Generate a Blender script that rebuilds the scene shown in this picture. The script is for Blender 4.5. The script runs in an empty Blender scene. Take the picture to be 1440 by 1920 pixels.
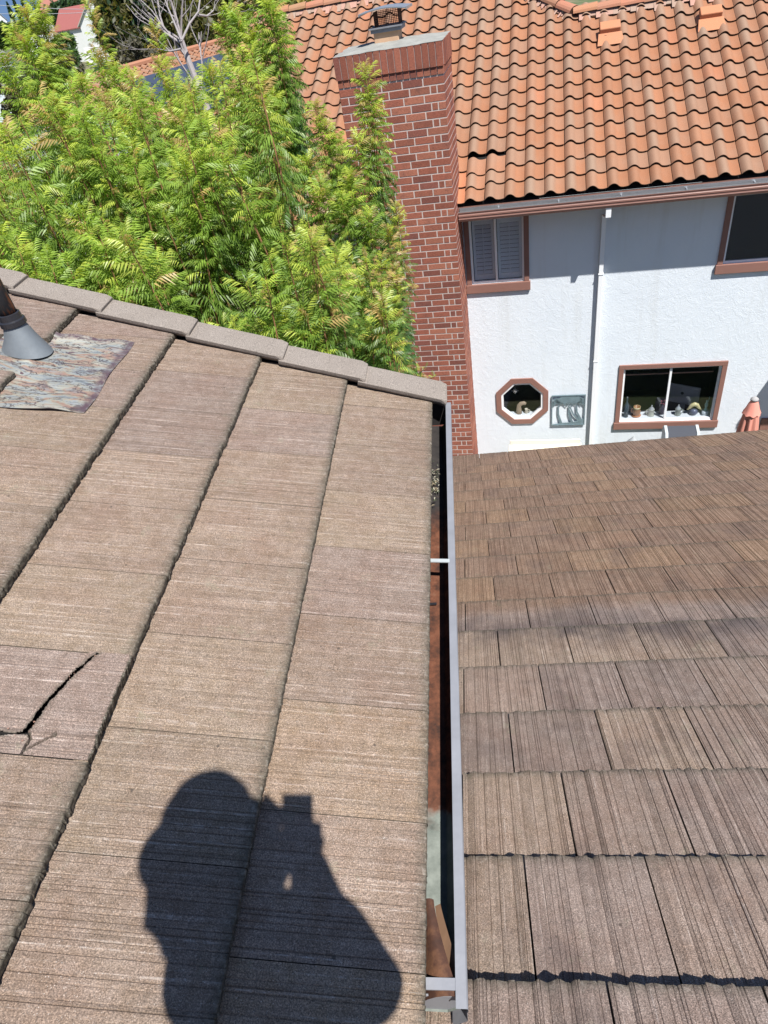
import bpy, math, random
import numpy as np
from mathutils import Vector, Matrix, Euler
random.seed(7); rng = np.random.default_rng(7)
PI = math.pi
SC = bpy.context.scene
COL = SC.collection

# ------------------------------------------------------------------ camera
# the lens sits at the origin, about 1.6 m above the shingles; +Y runs along the eave, +Z is up
RIGHT = Vector((0.987285, 0.061058, -0.146766))
DOWN = Vector((-0.072759, -0.647315, -0.758742))
FWD = Vector((-0.141331, 0.759773, -0.634642))
FPX = 1254.61
cam = bpy.data.cameras.new('camera')
co = bpy.data.objects.new('camera', cam); COL.objects.link(co)
cam.sensor_fit = 'HORIZONTAL'; cam.sensor_width = 36; cam.lens = 36 * FPX / 1440
cam.clip_start = 0.03; cam.clip_end = 6000
up_ = -DOWN; bk = -FWD
co.matrix_world = Matrix(((RIGHT.x, up_.x, bk.x, 0), (RIGHT.y, up_.y, bk.y, 0), (RIGHT.z, up_.z, bk.z, 0), (0, 0, 0, 1)))
SC.camera = co

# ------------------------------------------------------------------ light
LD = Vector((-0.286, 0.424, -0.859)).normalized()          # the way sunlight travels
sun = bpy.data.lights.new('sun', 'SUN'); so = bpy.data.objects.new('sun', sun); COL.objects.link(so)
sun.energy = 4.7; sun.angle = math.radians(0.53); sun.color = (1.0, 0.97, 0.925)
so.rotation_euler = LD.to_track_quat('-Z', 'Y').to_euler()
so.location = (3, -4, 12)
W = bpy.data.worlds.new('World'); SC.world = W; W.use_nodes = True
wn = W.node_tree.nodes; wl = W.node_tree.links
sky = wn.new('ShaderNodeTexSky'); sky.sky_type = 'NISHITA'; sky.sun_disc = False
sky.sun_elevation = math.asin(-LD.z); sky.sun_rotation = math.atan2(-LD.x, -LD.y)
sky.altitude = 100; sky.air_density = 1.0; sky.dust_density = 0.2; sky.ozone_density = 3.5
bg = wn['Background']; bg.inputs['Strength'].default_value = 0.075
wtc = wn.new('ShaderNodeTexCoord'); wad = wn.new('ShaderNodeVectorMath'); wad.operation = 'ADD'; wad.inputs[1].default_value = (0, 0, .38)
wnm = wn.new('ShaderNodeVectorMath'); wnm.operation = 'NORMALIZE'          # a deep blue sky right down to the hilltops
wl.new(wtc.outputs['Generated'], wad.inputs[0]); wl.new(wad.outputs[0], wnm.inputs[0]); wl.new(wnm.outputs[0], sky.inputs['Vector'])
wl.new(sky.outputs['Color'], bg.inputs['Color'])
SC.view_settings.view_transform = 'Standard'; SC.view_settings.look = 'None'
SC.view_settings.gamma = 1; SC.view_settings.exposure = 0.85
SC.render.engine = 'CYCLES'
SC.cycles.max_bounces = 7; SC.cycles.transparent_max_bounces = 10

# ------------------------------------------------------------------ frames
def ray(x, y):
    return RIGHT * ((x - 720) / FPX) + DOWN * ((y - 960) / FPX) + FWD
def at(x, y, d):                       # the point at horizontal distance d seen towards (x, y)
    r = ray(x, y); return r * (d / math.hypot(r.x, r.y))
SU, SL, YN, BR = 0.2876, 0.4343, -0.11865, math.radians(24.5)
def frame(o, a, b, c):
    return Matrix(((a[0], b[0], c[0], o[0]), (a[1], b[1], c[1], o[1]), (a[2], b[2], c[2], o[2]), (0, 0, 0, 1)))
nU = Vector((math.sin(SU), 0, math.cos(SU))); tU = Vector((math.cos(SU), 0, -math.sin(SU)))
FU = frame(-1.61 * nU, tU, (0, 1, 0), nU)              # x down the slope, y along the eave, z off the roof
nL = Vector((0, math.sin(SL), math.cos(SL))); tL = Vector((0, math.cos(SL), -math.sin(SL)))
FL = frame(-1.495 * nL, tL, (-1, 0, 0), nL)
FN = Matrix.Rotation(YN, 4, 'Z')                        # neighbour: x along its wall, y away from us
EY, EZ = 11.28, -3.228                                  # its eave line
cb, sb = math.cos(BR), math.sin(BR)
FR = FN @ frame((0, EY, EZ), (0, -cb, -sb), (1, 0, 0), (0, -sb, cb))
GZ = -9.1

# ------------------------------------------------------------------ mesh builder
class MB:
    def __init__(s): s.v = []; s.f = []; s.c = []; s.e = []; s.m = []
    def add(s, vs, fs, col=(1, 1, 1), edge=0.0, mi=0):
        b = len(s.v); s.v += [tuple(v) for v in vs]
        n = len(vs); s.c += (col if isinstance(col, list) else [col] * n); s.e += (edge if isinstance(edge, list) else [edge] * n)
        s.f += [tuple(b + i for i in f) for f in fs]; s.m += [mi] * len(fs)
    def box(s, x0, x1, y0, y1, z0, z1, col=(1, 1, 1), edge=0.0, mi=0, M=None, skip=()):
        vs = [(x, y, z) for z in (z0, z1) for y in (y0, y1) for x in (x0, x1)]
        fs = {'b': (0, 2, 3, 1), 't': (4, 5, 7, 6), 'f': (0, 1, 5, 4), 'k': (2, 6, 7, 3), 'l': (0, 4, 6, 2), 'r': (1, 3, 7, 5)}
        if M: vs = [tuple(M @ Vector(v)) for v in vs]
        s.add(vs, [f for k, f in fs.items() if k not in skip], col, edge, mi)
    def quad(s, a, b, c, d, col=(1, 1, 1), edge=0.0, mi=0): s.add([a, b, c, d], [(0, 1, 2, 3)], col, edge, mi)
    def tube(s, pts, rad, n=8, col=(1, 1, 1), caps=True, mi=0, edge=0.0):
        pts = [Vector(p) for p in pts]; rs = rad if isinstance(rad, (list, tuple)) else [rad] * len(pts)
        vs = []; prev = None
        for i, p in enumerate(pts):
            d = (pts[min(i + 1, len(pts) - 1)] - pts[max(i - 1, 0)]).normalized()
            a = (prev if prev is not None else (Vector((0, 0, 1)) if abs(d.z) < .9 else Vector((1, 0, 0))))
            a = (a - d * a.dot(d)).normalized(); prev = a; b = d.cross(a)
            for k in range(n):
                t = 2 * PI * k / n; vs.append(p + (a * math.cos(t) + b * math.sin(t)) * rs[i])
        fs = []
        for i in range(len(pts) - 1):
            for k in range(n): fs.append((i * n + k, i * n + (k + 1) % n, (i + 1) * n + (k + 1) % n, (i + 1) * n + k))
        if caps: fs.append(tuple(range(n - 1, -1, -1))); fs.append(tuple(range((len(pts) - 1) * n, len(pts) * n)))
        s.add(vs, fs, col, edge, mi)
    def lathe(s, prof, cx=0, cy=0, n=16, col=(1, 1, 1), mi=0, sx=1, sy=1):
        vs = []; fs = []
        for r, z in prof:
            for k in range(n):
                t = 2 * PI * k / n; vs.append((cx + r * sx * math.cos(t), cy + r * sy * math.sin(t), z))
        for i in range(len(prof) - 1):
            for k in range(n): fs.append((i * n + k, i * n + (k + 1) % n, (i + 1) * n + (k + 1) % n, (i + 1) * n + k))
        s.add(vs, fs, col, 0.0, mi)
    def prism(s, poly, y0, y1, axes='xz', col=(1, 1, 1), mi=0):      # polygon extruded along the third axis
        def P(u, v, w): return {'xz': (u, w, v), 'xy': (u, v, w), 'yz': (w, u, v)}[axes]
        n = len(poly); vs = [P(u, v, y0) for u, v in poly] + [P(u, v, y1) for u, v in poly]
        fs = [tuple(range(n)), tuple(range(2 * n - 1, n - 1, -1))] + [(i, i + n, (i + 1) % n + n, (i + 1) % n) for i in range(n)]
        s.add(vs, fs, col, 0.0, mi)
    def build(s, name, mats, parent=None, M=None, smooth=False, bevel=0):
        me = bpy.data.meshes.new(name); me.from_pydata(s.v, [], s.f)
        for m in (mats if isinstance(mats, (list, tuple)) else [mats]): me.materials.append(m)
        me.polygons.foreach_set('material_index', s.m)
        a = me.attributes.new('tint', 'FLOAT_COLOR', 'POINT'); a.data.foreach_set('color', np.array([(c[0], c[1], c[2], 1) for c in s.c], 'f').ravel())
        a = me.attributes.new('edge', 'FLOAT', 'POINT'); a.data.foreach_set('value', np.array(s.e, 'f'))
        if smooth: me.polygons.foreach_set('use_smooth', [True] * len(s.f))
        me.update()
        o = bpy.data.objects.new(name, me); COL.objects.link(o)
        if M is not None: o.matrix_world = M
        if parent: link(o, parent)
        if bevel:
            b = o.modifiers.new('b', 'BEVEL'); b.width = bevel; b.segments = 2; b.limit_method = 'ANGLE'
        return o
def link(o, parent):
    o.parent = parent; o.matrix_parent_inverse = world_of(parent).inverted()
def world_of(o):
    m = o.matrix_basis.copy()
    if o.parent: m = world_of(o.parent) @ o.matrix_parent_inverse @ m
    return m
def tag(o, label, cat=None, group=None, kind=None):
    if label: o['label'] = label
    if cat: o['category'] = cat
    if group: o['group'] = group
    if kind: o['kind'] = kind
    return o
def thing(name, label, cat, M=None, group=None):
    o = bpy.data.objects.new(name, None); COL.objects.link(o); o.empty_display_size = .1
    if M is not None: o.matrix_world = M if isinstance(M, Matrix) else Matrix.Translation(M)
    return tag(o, label, cat, group)

# ------------------------------------------------------------------ materials
class NT:
    def __init__(s, name):
        s.m = bpy.data.materials.new(name); s.m.use_nodes = True; s.t = s.m.node_tree
        s.b = s.t.nodes['Principled BSDF']; s.out = s.t.nodes['Material Output']
    def n(s, ty, **k):
        x = s.t.nodes.new(ty)
        for a, v in k.items(): setattr(x, a, v)
        return x
    def l(s, a, b): s.t.links.new(a, b)
    def co(s, scale=(1, 1, 1), which='Object'):
        c = s.n('ShaderNodeTexCoord'); m = s.n('ShaderNodeMapping'); m.inputs['Scale'].default_value = scale
        s.l(c.outputs[which], m.inputs['Vector']); return m.outputs[0]
    def noise(s, scale, detail=2, rough=.5, vec=None, dist=0):
        x = s.n('ShaderNodeTexNoise'); x.inputs['Scale'].default_value = scale; x.inputs['Detail'].default_value = detail
        x.inputs['Roughness'].default_value = rough; x.inputs['Distortion'].default_value = dist
        if vec: s.l(vec, x.inputs['Vector'])
        return x.outputs['Fac']
    def ramp(s, fac, stops, interp='LINEAR'):
        r = s.n('ShaderNodeValToRGB'); e = r.color_ramp.elements; r.color_ramp.interpolation = interp
        while len(e) < len(stops): e.new(.5)
        for k, (p, c) in zip(e, stops): k.position = p; k.color = (c, c, c, 1) if isinstance(c, (int, float)) else (*c, 1)
        s.l(fac, r.inputs[0]); return r.outputs[0]
    def mix(s, a, b, fac=.5, mode='MIX'):
        x = s.n('ShaderNodeMix', data_type='RGBA', blend_type=mode)
        for sock, v in ((x.inputs[0], fac), (x.inputs[6], a), (x.inputs[7], b)):
            if isinstance(v, bpy.types.NodeSocket): s.l(v, sock)
            elif isinstance(v, (int, float)): sock.default_value = v
            else: sock.default_value = (*v, 1)
        return x.outputs[2]
    def math(s, op, a, b=None, c=None):
        x = s.n('ShaderNodeMath', operation=op)
        for i, v in enumerate((a, b, c)):
            if v is None: continue
            if isinstance(v, bpy.types.NodeSocket): s.l(v, x.inputs[i])
            else: x.inputs[i].default_value = v
        return x.outputs[0]
    def attr(s, name, out='Color'):
        a = s.n('ShaderNodeAttribute', attribute_name=name); return a.outputs[out]
    def sep(s, v):
        x = s.n('ShaderNodeSeparateXYZ'); s.l(v, x.inputs[0]); return x.outputs
    def bump(s, h, strength=.5, dist=.002, chain=None):
        b = s.n('ShaderNodeBump'); b.inputs['Strength'].default_value = strength; b.inputs['Distance'].default_value = dist
        s.l(h, b.inputs['Height'])
        if chain: s.l(chain, b.inputs['Normal'])
        return b.outputs[0]
    def fin(s, col=None, rough=.8, metal=0, nrm=None, spec=None):
        def st(i, v):
            if isinstance(v, bpy.types.NodeSocket): s.l(v, s.b.inputs[i])
            elif isinstance(v, tuple): s.b.inputs[i].default_value = (*v, 1)
            else: s.b.inputs[i].default_value = v
        if col is not None: st('Base Color', col)
        st('Roughness', rough); st('Metallic', metal)
        if spec is not None: st('Specular IOR Level', spec)
        if nrm: s.l(nrm, s.b.inputs['Normal'])
        return s.m

def plain(name, col, rough=.7, metal=0, var=.15, scale=8, bumpd=.0015, spec=None, tint=False, fine=60):
    t = NT(name); v = t.co()
    c = t.mix(tuple(x * (1 - var) for x in col), tuple(min(1, x * (1 + var)) for x in col), t.noise(scale, 4, .6, v))
    if tint: c = t.mix(c, t.attr('tint'), 1, 'MULTIPLY')
    return t.fin(c, rough, metal, t.bump(t.noise(fine, 3, .6, v), .4, bumpd), spec)

def shingle_mat(name, stain=False):
    t = NT(name); v = t.co()
    st = t.noise(1, 3, .6, t.co((1.6, 110, 1)))                  # combed lines down the slope
    st2 = t.noise(1, 3, .65, t.co((3.5, 34, 1)))
    grain = t.noise(330, 2, .7, v); big = t.noise(5, 4, .6, v); mid = t.noise(26, 3, .6, v)
    base = t.attr('tint')
    c = t.mix(base, (.52, .44, .40), t.math('MULTIPLY', t.ramp(mid, [(.35, 0), (.75, 1)]), .16))
    c = t.mix(c, (.15, .085, .06), t.math('MULTIPLY', t.ramp(big, [(.42, 0), (.7, 1)]), .30))
    c = t.mix(c, t.ramp(st, [(.30, .55), (.44, .95), (.56, 1.0), (.72, 1.22)]), .55, 'MULTIPLY')
    c = t.mix(c, t.ramp(st2, [(.32, .78), (.5, 1.0), (.7, 1.12)]), .5, 'MULTIPLY')
    c = t.mix(c, t.ramp(grain, [(.34, .42), (.47, .92), (.55, 1.08), (.66, 1.85)]), .95, 'MULTIPLY')
    # pale exposed sand grains, thickest along the crests of the combing
    vo = t.n('ShaderNodeTexVoronoi'); vo.inputs['Scale'].default_value = 210; t.l(v, vo.inputs['Vector'])
    gs = t.math('MULTIPLY', t.ramp(vo.outputs['Distance'], [(.10, 1), (.26, 0)]), t.ramp(t.noise(90, 2, .6, v), [(.42, 0), (.62, 1)]))
    gs = t.math('MULTIPLY', gs, t.ramp(st, [(.4, .15), (.6, 1)]))
    c = t.mix(c, (.78, .72, .66), t.math('MULTIPLY', gs, .62))
    hl = t.math('MULTIPLY', t.ramp(st, [(.60, 0), (.66, 1)]), t.ramp(t.noise(40, 3, .7, v), [(.42, 0), (.58, 1)]))
    c = t.mix(c, (.66, .60, .55), t.math('MULTIPLY', hl, .24))
    if stain:                                                     # brown damp staining lower down the slope
        xs = t.sep(t.co())
        wob = t.math('MULTIPLY', t.math('SUBTRACT', t.noise(2.2, 3, .5, v), .5), .16)
        f = t.ramp(t.math('SUBTRACT', t.math('ADD', xs[0], wob), 2.86), [(.46, 0), (.56, 1)])
        c = t.mix(c, t.mix(c, (.92, .80, .68), 1, 'MULTIPLY'), f)
        pt = t.ramp(t.noise(2.6, 5, .7, v), [(.52, 0), (.66, 1)])
        c = t.mix(c, (.060, .045, .045), t.math('MULTIPLY', pt, .38))
        bx = t.math('SUBTRACT', 1, t.math('MINIMUM', 1, t.math('ABSOLUTE', t.math('MULTIPLY', t.math('SUBTRACT', t.math('ADD', xs[0], wob), 3.12), 4.2))))
        c = t.mix(c, (.050, .040, .044), t.math('MULTIPLY', bx, t.ramp(t.noise(3.2, 4, .6, v), [(.38, 0), (.56, .8)])))
    lich = t.ramp(t.noise(9, 5, .75, v), [(.60, 0), (.68, 1)])
    c = t.mix(c, (.20, .19, .13), t.math('MULTIPLY', lich, .30))
    dots = t.n('ShaderNodeTexVoronoi'); dots.inputs['Scale'].default_value = 14; t.l(v, dots.inputs['Vector'])
    c = t.mix(c, (.045, .035, .028), t.math('MULTIPLY', t.ramp(dots.outputs['Distance'], [(.045, 1), (.075, 0)]), t.ramp(t.noise(3, 2, .5, v), [(.45, 0), (.55, .75)])))
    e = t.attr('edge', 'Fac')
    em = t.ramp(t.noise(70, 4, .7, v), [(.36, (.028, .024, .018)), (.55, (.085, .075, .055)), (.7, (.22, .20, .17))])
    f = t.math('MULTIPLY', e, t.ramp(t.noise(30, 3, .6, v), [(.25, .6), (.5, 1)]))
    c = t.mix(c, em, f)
    h = t.math('ADD', t.math('MULTIPLY', st, .8), t.math('MULTIPLY', grain, .7))
    b = t.bump(h, .75, .0035); b = t.bump(t.noise(60, 4, .7, v), .35, .004, b)
    r = t.math('SUBTRACT', .86, t.math('MULTIPLY', t.ramp(st, [(.5, 0), (.62, 1)]), .22))
    return t.fin(c, r, 0, b, .35)

def leaf_mat(name):
    t = NT(name); c = t.attr('tint'); c = t.mix(c, (1.25, 1.2, .9), t.noise(9, 2, .5, t.co()), 'MULTIPLY') if False else c
    d = t.b; d.inputs['Roughness'].default_value = .42; d.inputs['Specular IOR Level'].default_value = .45; t.l(c, d.inputs['Base Color'])
    tr = t.n('ShaderNodeBsdfTranslucent'); t.l(t.mix(c, (1.25, 1.25, .55), 1, 'MULTIPLY'), tr.inputs['Color'])
    mx = t.n('ShaderNodeMixShader'); mx.inputs[0].default_value = .46
    t.l(d.outputs[0], mx.inputs[1]); t.l(tr.outputs[0], mx.inputs[2]); t.l(mx.outputs[0], t.out.inputs['Surface'])
    return t.m

def clay_mat(name):
    t = NT(name); v = t.co(); g = t.noise(160, 2, .6, v); b = t.noise(3, 5, .65, v)
    c = t.mix(t.attr('tint'), (.28, .19, .135), t.math('MULTIPLY', t.ramp(b, [(.45, 0), (.75, 1)]), .30))
    c = t.mix(c, t.ramp(g, [(.3, .72), (.7, 1.22)]), .7, 'MULTIPLY')
    c = t.mix(c, (.022, .014, .011), t.math('MULTIPLY', t.attr('edge', 'Fac'), .93))  # near-black on the tile butts stands in for shade in the gaps
    return t.fin(c, .8, 0, t.bump(g, .4, .003), .3)

def brick_mat(name):
    t = NT(name); v = t.co(); g = t.noise(50, 4, .7, v)
    c = t.mix(t.attr('tint'), t.ramp(g, [(.3, .7), (.7, 1.25)]), .7, 'MULTIPLY')
    c = t.mix(c, (.09, .05, .045), t.math('MULTIPLY', t.ramp(t.noise(7, 4, .7, v), [(.52, 0), (.72, 1)]), .4))
    return t.fin(c, .85, 0, t.bump(g, .5, .006), .25)

def stucco_mat(name):
    t = NT(name); v = t.co()
    w = t.noise(5.5, 5, .62, v, 1.6); k = t.ramp(w, [(.36, 0), (.44, .55), (.47, .1), (.60, .9), (.64, .35), (.8, 1)])
    b = t.bump(k, .24, .010); b = t.bump(t.noise(60, 3, .6, v), .3, .004, b)
    c = t.mix((.62, .67, .72), (.70, .74, .78), t.noise(2, 4, .6, v))
    xs = t.sep(t.co((1, 1, 1)))
    c = t.mix(c, (.50, .50, .47), t.math('MULTIPLY', t.ramp(t.noise(1, 4, .6, t.co((5, 5, .45))), [(.54, 0), (.75, 1)]), .30))
    return t.fin(c, .9, 0, b, .2)

def glass_mat(name, tintc=(.90, .92, .94), gloss=.10):
    t = NT(name); t.t.nodes.remove(t.b)
    tr = t.n('ShaderNodeBsdfTransparent'); tr.inputs[0].default_value = (*tintc, 1)
    gl = t.n('ShaderNodeBsdfGlossy'); gl.inputs['Roughness'].default_value = .03
    lw = t.n('ShaderNodeLayerWeight'); fr = t.math('ADD', t.math('MULTIPLY', t.math('POWER', lw.outputs['Facing'], 5), .9), .03 + gloss * .3)
    mx = t.n('ShaderNodeMixShader'); t.l(fr, mx.inputs[0])
    t.l(tr.outputs[0], mx.inputs[1]); t.l(gl.outputs[0], mx.inputs[2]); t.l(mx.outputs[0], t.out.inputs['Surface'])
    return t.m

def lead_mat(name):
    t = NT(name); v = t.co()
    s1 = t.noise(1, 5, .62, t.co((5, 17, 5)), 1.2); s2 = t.noise(1, 5, .65, t.co((6, 26, 5)), .8); s3 = t.noise(1, 4, .6, t.co((3.5, 8, 5)), .5)
    c = t.ramp(s1, [(.32, (.15, .17, .18)), (.42, (.24, .26, .265)), (.50, (.27, .26, .21)), (.56, (.27, .17, .13)), (.64, (.21, .20, .20))])
    c = t.mix(c, (.38, .38, .33), t.ramp(s3, [(.52, 0), (.64, .6)]))
    d = t.ramp(s2, [(.33, 1), (.40, .95), (.415, 0)])
    c = t.mix(c, (.065, .045, .055), t.math('MULTIPLY', d, .75)); vn = t.ramp(t.noise(1, 6, .7, t.co((4.5, 15, 5)), 1.4), [(.470, 0), (.482, 1), (.496, 1), (.508, 0)]); c = t.mix(c, (.05, .035, .035), vn)
    d2 = t.ramp(t.noise(1, 5, .7, t.co((9, 12, 5)), 1.0), [(.62, 0), (.66, .9)])
    c = t.mix(c, (.10, .06, .07), d2)
    c = t.mix(c, (.09, .06, .07), t.math('MULTIPLY', t.attr('edge', 'Fac'), t.ramp(t.noise(25, 4, .7, v), [(.35, .2), (.6, 1)])))
    b = t.bump(t.noise(14, 3, .5, v), .5, .01); b = t.bump(s2, .4, .003, b)
    c = t.mix(c, (1.2, 1.18, 1.15), 1, 'MULTIPLY'); return t.fin(c, .4, .3, b, .5)

def rust_mat(name):
    t = NT(name); v = t.co()
    c = t.ramp(t.noise(12, 5, .7, v), [(.3, (.025, .013, .010)), (.5, (.06, .026, .016)), (.7, (.15, .07, .035))])
    return t.fin(c, .8, 0, t.bump(t.noise(90, 3, .6, v), .5, .002), .3)

def gutter_mat(name):          # inside of the gutter: rust run, old primer, black wet muck
    t = NT(name); v = t.co(); xs = t.sep(v)
    y = t.math('ADD', xs[1], t.math('MULTIPLY', t.math('SUBTRACT', t.noise(14, 3, .6, v), .5), .16))
    n1 = t.noise(18, 5, .7, v)
    rust = t.ramp(n1, [(.32, (.02, .011, .009)), (.48, (.08, .030, .016)), (.60, (.13, .048, .025)), (.72, (.15, .08, .05))])
    prim = t.ramp(n1, [(.3, (.11, .125, .11)), (.7, (.22, .24, .215))])
    muck = t.ramp(n1, [(.3, (.012, .011, .012)), (.66, (.035, .03, .028)), (.8, (.12, .11, .10))])
    c = t.mix(prim, rust, t.ramp(t.math('SUBTRACT', y, .35), [(.48, 0), (.52, 1)]))
    c = t.mix(c, muck, t.ramp(t.math('MULTIPLY', t.math('SUBTRACT', y, 1.6), .5), [(.20, 0), (.27, 1)]))
    return t.fin(c, t.ramp(xs[1], [(0, .8), (1, .75)]), 0, t.bump(n1, .4, .003), .35)

M = {}
M['shingle'] = shingle_mat('concrete_shingle'); M['shingle_low'] = shingle_mat('concrete_shingle_stained', True)
t = NT('granular_rake'); v = t.co(); g = t.noise(300, 2, .7, v)
M['rake'] = t.fin(t.mix(t.mix((.195, .165, .140), (.25, .218, .19), t.noise(6, 4, .6, v)), t.ramp(g, [(.35, .45), (.5, 1), (.66, 1.6)]), .85, 'MULTIPLY'), .85, 0, t.bump(g, .6, .003), .3)
M['clay'] = clay_mat('clay_tile'); M['brick'] = brick_mat('red_brick')
M['mortar'] = plain('pale_mortar', (.50, .42, .38), .9, var=.18, scale=20, bumpd=.004)
M['stucco'] = stucco_mat('white_stucco')
M['leaf'] = leaf_mat('leaf'); M['bark'] = plain('bark', (.13, .09, .06), .9, tint=True, bumpd=.01)
M['brownwood'] = plain('brown_painted_trim', (.235, .118, .092), .6, var=.12, scale=5)
M['brownmetal'] = plain('brown_gutter_paint', (.24, .125, .10), .45, var=.08, scale=3, spec=.4)
M['white'] = plain('white_paint', (.78, .79, .80), .45, var=.03, tint=True)
M['vinyl'] = plain('white_vinyl_frame', (.80, .81, .82), .35, var=.02, tint=True)
M['glass'] = glass_mat('window_glass'); M['darkglass'] = glass_mat('screened_glass', (.55, .57, .62), .16)
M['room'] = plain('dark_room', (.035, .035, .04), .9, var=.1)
M['lip'] = plain('grey_aluminium', (.225, .23, .25), .6, .2, var=.28, scale=9, spec=.5)
M['galv'] = plain('galvanised_steel', (.50, .52, .54), .38, .8, var=.18, scale=16)
M['rust'] = rust_mat('rusty_sheet'); M['gutter'] = gutter_mat('gutter_inside'); M['lead'] = lead_mat('weathered_lead')
M['black'] = plain('black_plastic', (.02, .02, .024), .28, var=.1, spec=.5)
M['underlay'] = plain('black_underlay', (.005, .0045, .004), .98)
M['wood'] = plain('dark_fascia_board', (.16, .065, .04), .8, var=.3)
M['item'] = plain('glazed_ceramic', (1, 1, 1), .3, var=.06, tint=True, spec=.5)
M['paint'] = plain('matt_paint', (1, 1, 1), .8, var=.08, tint=True)
M['cloth'] = plain('faded_canvas', (1, 1, 1), .9, var=.08, tint=True)
M['farroof'] = plain('far_roof', (1, 1, 1), .85, var=.18, tint=True, scale=3)
M['solar'] = plain('solar_glass', (.045, .055, .08), .25, var=.1, spec=.6)
M['teal'] = plain('patinated_metal', (.17, .235, .265), .6, .3, var=.4, scale=14)
M['skin'] = plain('skin', (.45, .26, .18), .6, var=.05)

# ================================================================== our house
def groove_profile(seed, w, amp):
    r = random.Random(seed); pts = [0.0]; hs = [0.0]
    y = 0
    while y < w:
        step = r.choice([.008, .010, .014, .018, .026, .036]); y += step
        if y >= w: break
        pts += [max(pts[-1] + .0008, y - .0022), y, y + .0022]; h = r.uniform(-.1, 1) * amp * .5
        hs += [h, -amp * r.uniform(.4, 1.0), r.uniform(-.1, 1) * amp * .5]
    while pts and pts[-1] >= w: pts.pop(); hs.pop()
    return pts + [w], hs + [0.0]

def shingle(mb, xb, y0, y1, E, T, lap, tint, seed, amp=.0035, rough=.004, wave=0, lift=0):
    """one flat concrete shingle: butt at x=xb, top face sloping down into the course above"""
    r = random.Random(seed); w = y1 - y0
    ys, hs = groove_profile(seed, w, amp)
    wl = r.uniform(.040, .052); hs = [h + wave * (math.sin(2 * PI * y / wl) * (.6 + .4 * math.sin(y * 31 + seed))) for h, y in zip(hs, ys)]
    L = E + lap; xs = [0.0, .003, .012, .034, L * .35, L * .7, L]
    n = len(ys); vs = []; ed = []
    jag = [0.0]
    for i in range(n): jag.append(jag[-1] * .55 + r.uniform(-1, 1) * rough)
    chip = {}
    for _ in range(r.choice([0, 0, 1, 2]) if rough > .003 else 0):
        c = r.uniform(0, w); d = r.uniform(.006, .02)
        for i, y in enumerate(ys):
            if abs(y - c) < d: chip[i] = r.uniform(.004, .012)
    for j, x in enumerate(xs):
        for i in range(n):
            jj = (jag[i + 1] + chip.get(i, 0)) if j < 3 else 0
            z = -T * (x / E) + hs[i] + lift * (1 - x / L)
            if j == 0: z -= .004 + abs(jag[i]) * .6
            if j == 1: z -= .001
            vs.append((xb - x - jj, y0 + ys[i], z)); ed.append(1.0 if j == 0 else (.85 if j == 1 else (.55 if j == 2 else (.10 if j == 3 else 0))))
    fs = [(j * n + i, (j + 1) * n + i, (j + 1) * n + i + 1, j * n + i + 1) for j in range(len(xs) - 1) for i in range(n - 1)]
    fs = [f[::-1] for f in fs]
    mb.add(vs, [tuple(reversed(f)) for f in fs], tint, ed)
    # butt face and underside
    vb = []; m = 3
    for k in range(m + 1):
        for i in range(n):
            q = k / m; zt = vs[i][2]; zb = -T - .0015 + hs[i] * .25 + lift
            vb.append((vs[i][0] + (0 if k == 0 else r.uniform(-1, 1) * .0022 + (.0015 if k < m else -.002)), vs[i][1], zt + (zb - zt) * q))
    fs = [(k * n + i, k * n + i + 1, (k + 1) * n + i + 1, (k + 1) * n + i) for k in range(m) for i in range(n - 1)]
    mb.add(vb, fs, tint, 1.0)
    # side faces
    for i0, sg in ((0, 1), (n - 1, -1)):
        a = [vs[j * n + i0] for j in range(len(xs))]; b = [(x, y, z - T) for x, y, z in a]
        N = len(a); f = [(j, j + 1, N + j + 1, N + j) for j in range(N - 1)]
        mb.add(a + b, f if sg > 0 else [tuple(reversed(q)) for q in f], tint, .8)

def shingle_tint(seed, low=False):
    r = random.Random(seed * 7919 + 13)
    a, b, c = (.186, .134, .097), (.170, .124, .098), (.198, .146, .103)
    k = r.random(); base = [a, b, c, a][int(k * 4)]
    m = r.uniform(.90, 1.08)
    if low: base = [( .198, .145, .115), (.184, .138, .116), (.210, .155, .116), (.178, .133, .110)][int(k * 4)]
    return tuple(x * m for x in base)

house = thing('house', 'brown concrete shingle roofed house underfoot with two slopes meeting at a dark eave gutter', 'house', (-3, -2, GZ))
def rake_y(s): return 2.775 - .20 * s                 # where the shingles end under the rake

mb = MB()
COURSE = [.288, -.121, -.551, -.994, -1.506, -1.99, -2.46, -2.93, -3.4, -3.87, -4.34, -4.81, -5.28]
OFF = [.440, .603, 1.114, .405, .56, .40, .56, .40, .56, .40, .56, .4, .56]
WU = .3135; T = .034
for i in range(len(COURSE) - 1):
    xb = COURSE[i]; E = COURSE[i] - COURSE[i + 1]
    yend = rake_y(xb - E) + .02
    k = math.floor((-5.0 - OFF[i]) / WU); y = OFF[i] + k * WU
    while y < yend - .03:
        y1 = min(y + WU, yend)
        if xb < -1.3 and y > 2.3 and i == 4 and y < 2.6: pass      # shingle left out round the vent
        elif y1 - y > .03:
            if i == 2 and abs(y - (OFF[2] - WU)) < .02: BROKEN = (xb, y, y1, E)
            else:
                tt = shingle_tint(i * 100 + k)
                if i == 0 and y < 1.2: tt = tuple(c * q for c, q in zip(tt, (1.12, 1.10, 1.02)))
                shingle(mb, xb, y + .0011, y1 - .0011, E, T, .05, tt, i * 1000 + k + 50, .0024, [.0005, .0009, .0022, .0028, .0030, .003][min(i, 5)])
        y += WU; k += 1
roof = mb.build('roof', M['shingle'], house, FU)
roof['label'] = 'brown concrete shingle slope with mossy courses, falling towards the black gutter'

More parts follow.
